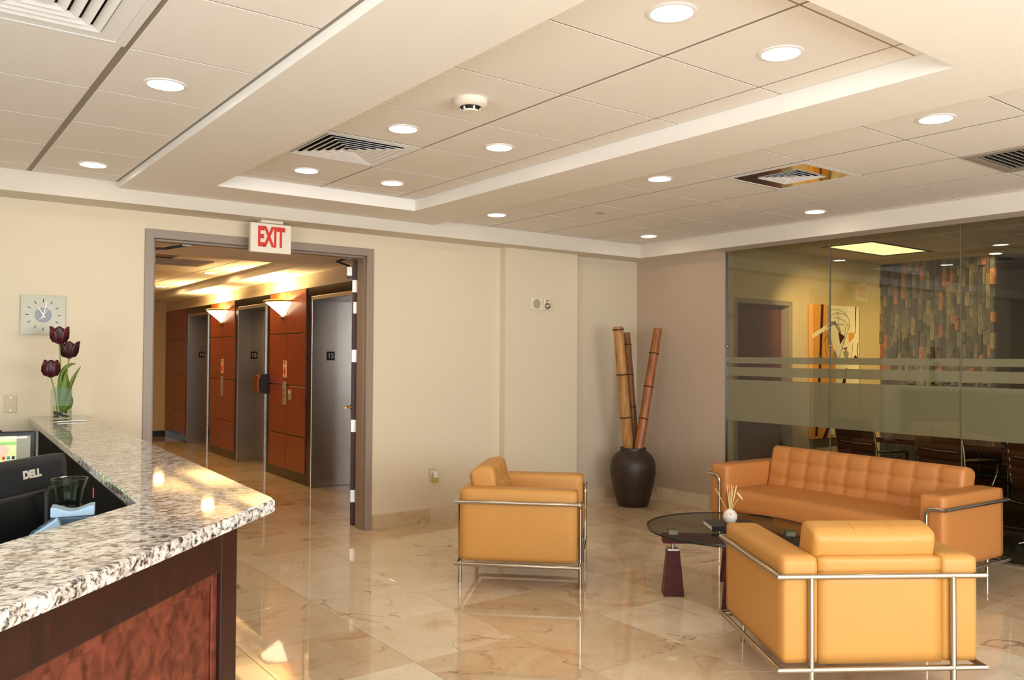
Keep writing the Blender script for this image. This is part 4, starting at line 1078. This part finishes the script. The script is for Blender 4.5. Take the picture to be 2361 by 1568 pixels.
lounge('lounge_armchair', 'caramel leather armchair in a chrome tube frame, its back cushion toward the counter', 'armchair', (3.587, 2.188), math.radians(-33.6), 0.886, 0.788, M['leather'], 3, 'caramel armchairs')
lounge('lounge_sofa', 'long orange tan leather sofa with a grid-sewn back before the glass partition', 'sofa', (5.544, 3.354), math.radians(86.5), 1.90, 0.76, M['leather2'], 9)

# ------------------------------------------------------------------ coffee table
TX, TY = 4.160, 3.268
t = thing('coffee_table', 'round smoky glass coffee table on dark red tapered wood legs', 'coffee table', (TX, TY, 0))
R_ = 0.514; zt = 0.412
n = 96
b = MB(); b.lathe([(R_-0.002, zt), (0.0, zt)], n); b.mi = 1; b.lathe([(0.0, zt-0.012), (R_-0.002, zt-0.012)], n)
gt = b.build('glass_top', [M['tableglass'], M['tintglass']], t)
b = MB(); b.lathe([(R_-0.002, zt-0.012), (R_, zt-0.010), (R_, zt-0.002), (R_-0.002, zt)], n); b.build('glass_rim', M['glassedge'], gt, smooth=True)
for k, a in enumerate((140.5, 219.5, 320.5, 39.5)):
    a = math.radians(a); d = Vector((math.cos(a), math.sin(a), 0)); p = Vector((-d.y, d.x, 0))
    zb0, zb1 = (0.318, 0.366)
    bevel(MB().obox(d*0.235+Vector((0,0,(zb0+zb1)/2)), d, p, (0,0,1), 0.185, 0.045, (zb1-zb0)/2).build('beam', M['tablewood'], t), 0.003, 1)
    c = d*0.355
    vs = []
    for hh, z in ((0.062, 0.0), (0.038, 0.272)):
        vs += [(c+d*(sx*hh)+p*(sy*hh)+Vector((0,0,z))) for sx, sy in ((-1,-1),(1,-1),(1,1),(-1,1))]
    b = MB(); b.add(vs, [(0,3,2,1),(4,5,6,7),(0,1,5,4),(1,2,6,5),(2,3,7,6),(3,0,4,7)]); lg = bevel(b.build('leg', M['tablewood'], t), 0.002, 1)
    b = MB(); b.obox(c+Vector((0,0,0.277)), d, p, (0,0,1), 0.034, 0.034, 0.005); b.build('leg_cap', M['steel'], lg)
    b = MB(); b.tube([c+Vector((0,0,0.28)), c+Vector((0,0,0.322))], 0.012, 14); b.build('pin', M['steel'], lg, smooth=True, angle=40)
    b = MB(); b.obox(c+Vector((0,0,0.383)), d, p, (0,0,1), 0.030, 0.030, 0.017); bevel(b.build('bracket', M['steel'], t), 0.003, 1)
bevel(MB().obox((0,0,0.342), (1,0,0), (0,1,0), (0,0,1), 0.07, 0.07, 0.0238).build('hub', M['tablewood'], t), 0.003, 1)
# book with title on the spine
ang = math.radians(-35.2); bu = Vector((math.cos(ang), math.sin(ang), 0)); bv = Vector((-bu.y, bu.x, 0))
bk = thing('art_book', 'large black hardcover art book with white spine lettering on the glass table', 'book', (3.975, 3.262, zt), ang)
BW, BD, BT = 0.295, 0.215, 0.030
b = MB(); b.box(0.004, BW-0.006, 0.004, BD-0.006, 0.003, BT-0.003); b.build('pages', M['paper'], bk)
b = MB(); b.box(0, BW, 0, BD, 0, 0.003); b.box(0, BW, 0, BD, BT-0.003, BT); b.box(0, BW, 0, 0.004, 0.003, BT-0.003); bevel(b.build('cover', M['black'], bk), 0.001, 1)
text_mesh('title', 'ROMERO', 0.017, M['white_paint'], bk, (0.125, -0.0006, BT/2), (1,0,0), (0,0,1), 0.0008)
text_mesh('title', 'BRITTO', 0.017, M['white_paint'], bk, (0.205, -0.0006, BT/2), (1,0,0), (0,0,1), 0.0008, bold=0.0012)
# reed diffuser
t = thing('reed_diffuser', 'white mosaic ball diffuser with reeds and a daisy on the black book', 'reed diffuser', (4.145, 3.262, zt+BT))
b = MB(); b.lathe([(0.0, 0.0), (0.022, 0.0), (0.034, 0.012), (0.042, 0.03), (0.0435, 0.043), (0.040, 0.060), (0.028, 0.076), (0.013, 0.084), (0.012, 0.088), (0.009, 0.088), (0.008, 0.07)], 36); b.build('ball', M['mosaic'], t, smooth=True, angle=60)
rd = random.Random(5); b = MB()
for _ in range(36):
    th = rd.random()*2*PI; ph = rd.uniform(-0.7, 0.8); rr = 0.0436
    c = Vector((math.cos(th)*math.cos(ph), math.sin(th)*math.cos(ph), math.sin(ph)*0.98)); n_ = c.normalized(); e1 = n_.orthogonal().normalized(); e2 = n_.cross(e1)
    b.obox(Vector((0,0,0.0425))+c*rr*0.985, e1, e2, n_, rd.uniform(0.001, 0.003), rd.uniform(0.001, 0.002), 0.0009)
b.build('mosaic_joint', M['black'], t)
for dx, dy, hz in ((-0.085, 0.045, 0.215), (-0.018, 0.01, 0.235), (-0.006, 0.004, 0.235), (0.006, -0.004, 0.235), (0.012, -0.012, 0.233), (0.036, -0.022, 0.232), (0.03, -0.02, 0.225)):
    b = MB(); b.tube([(dx*0.02, dy*0.02, 0.05), (dx, dy, hz)], 0.0021, 6); b.build('reed', M['reed'], t, smooth=True)
fl = Vector((0.048, -0.034, 0.165)); b = MB(); b.tube([(0, 0, 0.06), (0.025, -0.018, 0.12), fl], 0.0016, 6); fs_ = b.build('flower_stem', M['reed'], t, smooth=True)
fn = Vector((0.35, -0.55, 0.55)).normalized(); e1 = fn.orthogonal().normalized(); e2 = fn.cross(e1)
for k in range(14):
    a = 2*PI*k/14; d = e1*math.cos(a)+e2*math.sin(a); p = fn.cross(d); b = MB()
    q = [fl+d*0.004, fl+d*0.016+p*0.006+fn*0.004, fl+d*0.028+p*0.004+fn*0.002, fl+d*0.028-p*0.004+fn*0.002, fl+d*0.016-p*0.006+fn*0.004]
    b.add([*q, *[v-fn*0.0012 for v in q]], [(0,1,2,3,4),(9,8,7,6,5)]+[(i,5+i,5+(i+1)%5,(i+1)%5) for i in range(5)]); b.build('petal', M['petalwhite'], fs_)
b = MB(); b.lathe([(0.0, 0.005), (0.006, 0.003), (0.008, 0.0)], 12, fl+fn*0.002); b.build('flower_heart', M['reed'], fs_, smooth=True)

# ------------------------------------------------------------------ jar and bamboo
JX, JY = 5.875, 5.80
t = thing('ceramic_jar', 'tall dark brown ceramic jar in the taupe corner', 'jar', (JX, JY, 0))
pr = [(0.0, 0.0), (0.145, 0.0), (0.152, 0.006), (0.163, 0.05), (0.185, 0.13), (0.208, 0.23), (0.222, 0.32), (0.222, 0.39), (0.208, 0.45), (0.178, 0.500), (0.145, 0.525), (0.129, 0.535), (0.126, 0.548), (0.130, 0.562), (0.126, 0.568), (0.112, 0.566), (0.108, 0.540), (0.15, 0.49), (0.19, 0.40), (0.17, 0.15), (0.0, 0.10)]
b = MB(); b.lathe(pr, 56); b.build('body', M['pot'], t, smooth=True, angle=70)
def pole(lab, base, top, r, nodes, mat):
    t = thing('bamboo_pole', lab, 'bamboo pole', base); B0 = Vector(base); d = Vector(top)-B0; L_ = d.length
    path = []; rad = []
    ks = [0.0]+nodes+[1.0]
    for a, c in zip(ks[:-1], ks[1:]):
        for f in (0.02, 0.5, 0.98): path.append(d*(a+(c-a)*f)); rad.append(r*(1.0-0.10*(a+(c-a)*f))*(0.985 if f == 0.5 else 1.02))
    b = MB(); b.tube(path, rad, 20, caps=False)
    # hollow open end
    e = d.normalized(); b.tube([d*0.999, d*0.96], [r*0.72, r*0.70], 20, caps=True)
    b.build('culm', mat, t, smooth=True, angle=50)
    for f in nodes:
        b = MB(); b.tube([d*(f-0.004), d*(f-0.0015), d*(f+0.0015), d*(f+0.004)], [r*0.99, r*1.09, r*1.09, r*0.97], 20); b.build('node_ring', M['node'], t, smooth=True, angle=60)
    b = MB(); o1 = d.normalized(); x_ = o1.orthogonal().normalized(); y_ = o1.cross(x_); nn = 20; r1 = r*0.92; r0 = r*0.72
    b.add([d+x_*(q*math.cos(2*PI*k/nn))+y_*(q*math.sin(2*PI*k/nn)) for q in (r1, r0) for k in range(nn)], [(k, (k+1)%nn, nn+(k+1)%nn, nn+k) for k in range(nn)])
    b.build('cut_end', mat, t)
    return t
pole('thick golden bamboo pole standing nearly upright in the dark jar', (5.914, 5.855, 0.16), (5.713, 5.85, 1.748), 0.054, [0.442, 0.708, 0.985], M['bamboo1'])
pole('dark weathered bamboo pole standing behind the golden one in the jar', (5.965, 5.84, 0.36), (6.06, 6.08, 1.70), 0.041, [0.44, 0.68, 0.91], M['bamboo2'])
pole('russet bamboo pole leaning out of the dark jar toward the taupe wall', (5.80, 5.735, 0.16), (6.153, 5.735, 1.739), 0.047, [0.436, 0.634, 0.843], M['bamboo3'])

# ------------------------------------------------------------------ reception desk
ZG = 1.04
A_o, B_o = (1.10, 6.235), (0.912, 2.36)           # outer edge of the straight run
in_c, in_e = (0.573, 2.508), (0.75, 6.235)
d45 = math.sqrt(0.5)
Lb = 2.6
oc = (0.895, 2.325); oe = (oc[0]-Lb*d45, oc[1]-Lb*d45); ie = (in_c[0]-Lb*d45, in_c[1]-Lb*d45)
t = thing('reception_desk', 'angled mahogany reception desk with a raised speckled granite counter', 'reception desk', (0, 0, 0))
poly = [A_o, (0.914, 2.375), (0.905, 2.335), (0.885, 2.315), oe, ie, in_c, in_e]
b = MB(); b.prism(poly, ZG-0.038, ZG); bevel(b.build('granite_counter', M['granite'], t), 0.006, 2)
# carcass under the counter
def off(p, q, dist):
    d = Vector((q[0]-p[0], q[1]-p[1])).normalized(); n = Vector((-d.y, d.x)); return (Vector(p)+n*dist, Vector(q)+n*dist, d, n)
ud = Vector((A_o[0]-0.914, A_o[1]-2.375, 0)).normalized(); un = Vector((-ud.y, ud.x, 0))       # un points inwards (towards -x)
vd = Vector((-d45, -d45, 0)); vn = Vector((-d45, d45, 0))
# corner of the base, set back under the slab
bc0 = Vector((0.773, 2.335, 0))
zk = ZG-0.039
bk0 = bc0+vd*Lb
b = MB(); cpoly = [(bc0.x, bc0.y), tuple((bc0+ud*3.88).xy), tuple((bc0+ud*3.88+un*0.14).xy), tuple((bc0+un*0.14+vd*0.09).xy), tuple((bk0+vn*0.14).xy), tuple(bk0.xy)]
b.prism(cpoly, 0, zk); b.build('carcass', M['blackmatt'], t)
# joinery on the angled front: stiles, rails, recessed panels
nf = -vn
def face(b, s0, s1, z0, z1, th, o0=0.0): return b.obox(bc0+vd*((s0+s1)/2)+nf*(o0+th/2)+Vector((0,0,(z0+z1)/2)), vd, nf, (0,0,1), (s1-s0)/2, th/2, (z1-z0)/2)
stiles = [(-0.004, 0.085), (1.25, 1.335), (2.5, 2.58)]
for s0, s1 in stiles: bevel(face(MB(), s0, s1, 0.0, zk, 0.024).build('stile', M['mahogany'], t), 0.003, 2)
for (a0, a1), (c0, c1) in zip(stiles[:-1], stiles[1:]):
    bevel(face(MB(), a1, c0, zk-0.125, zk, 0.024).build('rail', M['mahogany'], t), 0.003, 2)
    bevel(face(MB(), a1, c0, 0.0, 0.14, 0.024).build('rail', M['mahogany'], t), 0.003, 2)
    face(MB(), a1, c0, 0.14, zk-0.125, 0.005).build('inset_panel', M['mahopanel'], t)
    b = MB()
    for s0, s1, z0, z1 in ((a1, a1+0.028, 0.14, zk-0.125), (c0-0.028, c0, 0.14, zk-0.125), (a1+0.028, c0-0.028, 0.14, 0.168), (a1+0.028, c0-0.028, zk-0.153, zk-0.125)): face(b, s0, s1, z0, z1, 0.007, 0.005)
    bevel(b.build('panel_moulding', M['mahopanel'], t), 0.004, 2)
# side toward the doorway
nu = -un
def face2(b, s0, s1, z0, z1, th): return b.obox(bc0+ud*((s0+s1)/2)+nu*(th/2)+Vector((0,0,(z0+z1)/2)), ud, nu, (0,0,1), (s1-s0)/2, th/2, (z1-z0)/2)
for s0, s1 in ((0.004, 0.09), (1.25, 1.34), (2.5, 2.59), (3.78, 3.87)): bevel(face2(MB(), s0, s1, 0, zk, 0.024).build('stile', M['mahogany'], t), 0.003, 2)
for a, c in ((0.09, 1.25), (1.34, 2.5), (2.59, 3.78)):
    for z0, z1 in ((0, 0.14), (zk-0.12, zk)): bevel(face2(MB(), a, c, z0, z1, 0.024).build('rail', M['mahogany'], t), 0.003, 2)
    face2(MB(), a, c, 0.14, zk-0.12, 0.006).build('inset_panel', M['mahopanel'], t)
# black lining boards behind the straight run and the inner shelf and work top
for k in range(12):
    s0, s1 = 0.05+k*0.318, 0.05+(k+1)*0.318-0.006
    MB().obox(bc0+ud*((s0+s1)/2)+un*0.149+Vector((0,0,0.86)), ud, un, (0,0,1), (s1-s0)/2, 0.009, 0.14).build('lining_board', M['blackmatt'], t)
b = MB(); q0 = bc0+vn*0.14; b.prism([tuple((q0+vd*0.2).xy), tuple((q0+vd*1.6).xy), tuple((q0+vd*1.6+vn*0.375).xy), tuple((q0+vd*(-0.12)+vn*0.375).xy), tuple((q0+vd*(-0.02)+vn*0.06).xy)], 0.910, 0.930); b.build('inner_shelf', M['blackmatt'], t)
b = MB(); w0 = bc0+un*0.16; b.prism([tuple((w0+ud*0.5).xy), tuple((w0+ud*3.84).xy), tuple((w0+ud*3.84+un*0.75).xy), tuple((w0+ud*1.2+un*0.75).xy), tuple((bk0+vn*0.9).xy), tuple((bk0+vn*0.14).xy), tuple((bc0+vn*0.14+vd*0.25).xy)], 0.715, 0.74); b.build('work_top', M['blackmatt'], t)
MB().prism([tuple((w0+ud*3.3+un*0.70).xy), tuple((w0+ud*3.84+un*0.70).xy), tuple((w0+ud*3.84+un*0.74).xy), tuple((w0+ud*3.3+un*0.74).xy)], 0.0, 0.715).build('leg_panel', M['blackmatt'], t)

# monitor with its back to the counter
ang = math.radians(45)
t = thing('desk_monitor', 'dark grey computer monitor seen from behind, lettering across its back', 'monitor', (0.283, 2.733, 0.74), ang)
vs, fs = cushion_mesh(0.235, 0.022, 0.15, 0.012, 14, 4, 10)
tilt = math.radians(-6)
mo = link('housing', mesh_from('housing', vs, fs, M['darkgrey']), t, (0.0, 0, 0.262)); mo.rotation_euler = (tilt, 0, 0)
bevel(MB().box(-0.16, 0.16, -0.052, -0.018, -0.13, 0.055).build('rear_bulge', M['black'], mo), 0.012, 3)
text_mesh('lettering', 'DELL', 0.030, pmat('logo_silver', '#C0B7A8', 0.35), mo, (0.075, -0.0232, 0.102), (1,0,0), (0,0,1), 0.001, 1.1, bold=0.002)
b = MB(); b.tube([(0.06, -0.06, 0.0), (0.06, -0.075, 0.12), (0.06, -0.070, 0.315), (0.075, -0.068, 0.325), (0.155, -0.062, 0.325), (0.167, -0.062, 0.315), (0.167, -0.06, 0.0)], 0.008, 10); b.build('stand_frame', M['darkgrey'], t, smooth=True, angle=50)
bevel(MB().box(-0.03, 0.03, -0.05, -0.01, 0.0, 0.2).build('neck', M['black'], t), 0.004, 2)
b = MB(); b.lathe([(0.0, 0.0), (0.12, 0.0), (0.12, 0.008), (0.03, 0.016), (0.0, 0.016)], 32); b.build('foot', M['black'], t, smooth=True, angle=40)
# monitor showing a page
t = thing('desk_monitor', 'black computer monitor showing a green web page beside the wall end of the counter', 'monitor', (0.325, 4.42, 0.74), math.radians(-4))
bevel(MB().box(-0.235, 0.235, 0.0, 0.045, 0.075, 0.358).build('housing', M['black'], t), 0.006, 2)
sw, sz0, sz1 = 0.213, 0.098, 0.338
b = MB(); b.box(-sw, 0.158, -0.0008, 0, sz0, sz1); sc_ = b.build('screen', M['screen'], t)
MB().box(0.158, sw, -0.0008, 0, sz0, sz1).build('side_column', M['screen2'], sc_)
MB().box(-sw, 0.158, -0.0014, -0.0008, sz1-0.040, sz1-0.026).build('menu_bar', M['screen4'], sc_)
MB().box(-sw, 0.20, -0.0014, -0.0008, sz1-0.012, sz1-0.004).build('title_bar', M['screen7'], sc_)
b = MB(); b.prism_axis([(0.030*math.cos(a*PI/8), 0.028*math.sin(a*PI/8)) for a in range(16)], (0.10, -0.0008, 0.275), (1,0,0), (0,0,1), (0,-1,0), 0, 0.0006); b.build('blossom_print', M['screen3'], sc_)
for k in range(6): MB().box(0.045+0.019*k, 0.057+0.019*k, -0.0016, -0.0008, 0.232, 0.246).build('icon', M[('screen5', 'screen5', 'screen5', 'screen5', 'screen6', 'black')[k]], sc_)
bevel(MB().box(-0.03, 0.03, 0.045, 0.075, 0.0, 0.22).build('neck', M['black'], t), 0.004, 2)
b = MB(); b.lathe([(0.0, 0.0), (0.12, 0.0), (0.12, 0.008), (0.03, 0.016), (0.0, 0.016)], 32, (0, 0.06, 0)); b.build('foot', M['black'], t, smooth=True, angle=40)
bevel(MB().box(0.02, 0.10, 0.008, 0.03, 0.358, 0.366).build('webcam_clip', M['darkgrey'], t), 0.002, 1)
# small glass jar and tape dispenser on the inner shelf
t = thing('glass_hurricane', 'small clear glass vase with a flared rim behind the counter', 'vase', (0.418, 2.622, 0.93))
b = MB(); b.lathe([(0.0, 0.004), (0.030, 0.003), (0.046, 0.02), (0.052, 0.05), (0.044, 0.085), (0.030, 0.105), (0.030, 0.115), (0.034, 0.15), (0.044, 0.183), (0.0435, 0.185), (0.0425, 0.183), (0.0325, 0.15), (0.0285, 0.115), (0.0285, 0.105), (0.042, 0.083), (0.050, 0.05), (0.044, 0.02), (0.0, 0.008)], 36); ob = b.build('bowl', M['vaseglass'], t, smooth=True)
b = MB(); b.tube([(0.0437*math.cos(2*PI*k/32), 0.0437*math.sin(2*PI*k/32), 0.1845) for k in range(32)], 0.0015, 6, closed=True); b.build('rim', M['vaseglass'], t, smooth=True); t.scale = (1.06, 1.06, 0.95)
t = thing('desk_phone', 'pale blue desk phone rest with a navy front behind the counter', 'desk phone', (0.405, 2.490, 0.93), math.radians(-12)); t.scale = (0.72, 0.72, 0.95)
b = MB(); b.prism_axis([(-0.055, 0.0), (0.06, 0.0), (0.07, 0.10), (-0.06, 0.10)], (0, -0.03, 0), (1,0,0), (0,0,1), (0,1,0), 0, 0.07); bevel(b.build('body', M['navy'], t), 0.006, 2)
top = [(-0.07, 0.10)]+[(-0.07+0.145*k/10, 0.122+0.007*math.cos(k/10*2*PI)) for k in range(11)]+[(0.075, 0.10)]
b = MB(); b.prism_axis(top, (0, -0.035, 0), (1,0,0), (0,0,1), (0,1,0), 0, 0.08); bevel(b.build('handset', M['bluegrey'], t), 0.004, 2)
b = MB(); b.obox((-0.085, -0.02, 0.062), (0.8, 0, 0.42), (0,1,0), (-0.42, 0, 0.8), 0.055, 0.045, 0.018); kp = bevel(b.build('keypad', M['bluegrey'], t), 0.006, 2)
for i in range(4):
    for j in range(3): MB().obox(Vector((-0.085, -0.02, 0.062))+Vector((0.8,0,0.42)).normalized()*(-0.036+0.022*i)+Vector((0,1,0))*(-0.024+0.022*j)+Vector((-0.42,0,0.8)).normalized()*0.019, (0.8,0,0.42), (0,1,0), (-0.42,0,0.8), 0.007, 0.007, 0.002).build('key', M['navy'], kp)
tag(MB().box(-0.012, 0.012, -0.0015, 0, 0, 0.035).build('sticky_note', M['pink'], None, loc=(0.608, 3.33, 0.935), rotz=math.radians(87)), 'small pink note stuck to the black boards behind the counter', 'note')

# glass vase with tulips, acrylic tray
VX, VY = 0.875, 5.83
t = thing('tulip_vase', 'clear rectangular glass vase of dark tulips on the far end of the counter', 'vase', (VX, VY, ZG))
b = MB(); h = 0.052; b.box(-h, h, -h, h, 0.0, 0.012)
b.build('glass_base', M['vaseglass'], t)
for x0, x1, y0, y1 in ((-h, h, -h, -h+0.004), (-h, h, h-0.004, h), (-h, -h+0.004, -h+0.004, h-0.004), (h-0.004, h, -h+0.004, h-0.004)): MB().box(x0, x1, y0, y1, 0.012, 0.205).build('glass_wall', M['vaseglass'], t)
rp = random.Random(11)
for k in range(22):
    c = (rp.uniform(-0.034, 0.034), rp.uniform(-0.034, 0.034), rp.uniform(0.022, 0.05)); b = MB()
    b.lathe([(0.0, -0.008), (0.008, -0.005), (0.011, 0.0), (0.008, 0.005), (0.0, 0.008)], 8, c); b.build('pebble', M['olive'], t, smooth=True)
def tulip(parent, lab, base, top, open_, mats, sz):
    t = thing('tulip', lab, 'tulip', (VX+base[0], VY+base[1], ZG+0.045))
    P0 = Vector((0,0,0)); P2 = Vector((top[0]-base[0], top[1]-base[1], top[2]-0.045)); P1 = Vector((P2.x*0.25, P2.y*0.25, P2.z*0.6))
    path = [P0*(1-f)**2+P1*(2*f*(1-f))+P2*f*f for f in [k/10 for k in range(11)]]
    b = MB(); b.tube(path, 0.0042, 8); b.build('stem', M['stem'], t, smooth=True)
    for k in range(6):
        a = 2*PI*k/6+0.35; d = Vector((math.cos(a), math.sin(a), 0)); p = Vector((-d.y, d.x, 0)); op = open_*(1.0 if k % 2 else 0.75)
        rows = [(0.002, 0.0, 0.007), (0.024, 0.008, 0.020), (0.031, 0.026, 0.027), (0.030+0.008*op, 0.048, 0.025), (0.028+0.020*op, 0.064, 0.016), (0.026+0.030*op, 0.073, 0.003)]
        vs = []; fs = []
        for r_, z_, w_ in rows:
            for u in (-1, -0.5, 0, 0.5, 1): vs.append(P2+(d*(r_-0.006*u*u)+p*(w_*u)+Vector((0,0,z_)))*sz)
        for i in range(len(rows)-1):
            for j in range(4): fs.append((i*5+j, i*5+j+1, (i+1)*5+j+1, (i+1)*5+j))
        o = link('petal', mesh_from('petal', vs, fs, mats[k % len(mats)]), t); sm = o.modifiers.new('thickness', 'SOLIDIFY'); sm.thickness = 0.0015
    return t
tulip(None, 'dark burgundy tulip standing tallest in the glass vase', (0.0, -0.015), (-0.018, -0.02, 0.475), 0.55, [M['tulip'], M['tulip2']], 1.5)
tulip(None, 'dark burgundy tulip with wide open petals, second tallest in the vase', (0.015, 0.01), (0.040, 0.0, 0.385), 0.75, [M['tulip']], 1.5)
tulip(None, 'crimson edged tulip, lowest bloom in the glass vase', (-0.02, 0.0), (-0.062, -0.02, 0.268), 0.1, [M['tulip'], M['tulip2']], 1.5)
def blade(base, mid, tip, wd, lab):
    """long curved leaf with real thickness"""
    P0, P1, P2 = Vector(base), Vector(mid), Vector(tip); N = 12; vs = []; fs = []
    for k in range(N+1):
        f = k/N; c = P0*(1-f)**2+P1*(2*f*(1-f))+P2*f*f; tg = ((P1-P0)*(2*(1-f))+(P2-P1)*(2*f)).normalized()
        sd = tg.cross(Vector((0.3, -1, 0.1))).normalized(); w_ = wd*math.sin(PI*min(0.97, 0.12+0.86*f))**0.8
        nn = sd.cross(tg)
        vs += [c-sd*w_, c+nn*w_*0.3, c+sd*w_]
    for k in range(N):
        for j in range(2): fs.append((k*3+j, k*3+j+1, k*3+4+j, k*3+3+j))
    o = link('tulip_leaf', mesh_from('tulip_leaf', vs, fs, M['leaf'])); o.location = (VX, VY, ZG)
    sm = o.modifiers.new('thickness', 'SOLIDIFY'); sm.thickness = 0.0015
    return tag(o, lab, 'leaf', 'tulip leaves in the vase')
blade((0.0, 0.0, 0.05), (-0.035, 0.01, 0.36), (0.078, 0.0, 0.352), 0.017, 'green tulip leaf arching over the rim of the glass vase')
blade((0.015, 0.01, 0.05), (0.035, 0.0, 0.23), (0.105, -0.01, 0.335), 0.014, 'slender green tulip leaf pointing up and away from the vase')
blade((0.0, -0.02, 0.05), (0.02, -0.02, 0.16), (0.022, -0.02, 0.305), 0.030, 'broad upright green tulip leaf inside the glass vase')
blade((0.005, -0.02, 0.06), (0.06, -0.02, 0.10), (0.038, -0.03, 0.17), 0.024, 'short folded green tulip leaf low inside the vase')
t = thing('acrylic_tray', 'small clear acrylic card tray lying beside the tulip vase', 'card tray', (0.905, 5.66, ZG), math.radians(2))
bevel(MB().box(-0.075, 0.075, -0.022, 0.022, 0.0, 0.004).build('base', M['vaseglass'], t), 0.001, 1)
MB().box(-0.075, 0.075, -0.022, -0.019, 0.004, 0.010).build('lip', M['white_paint'], t)
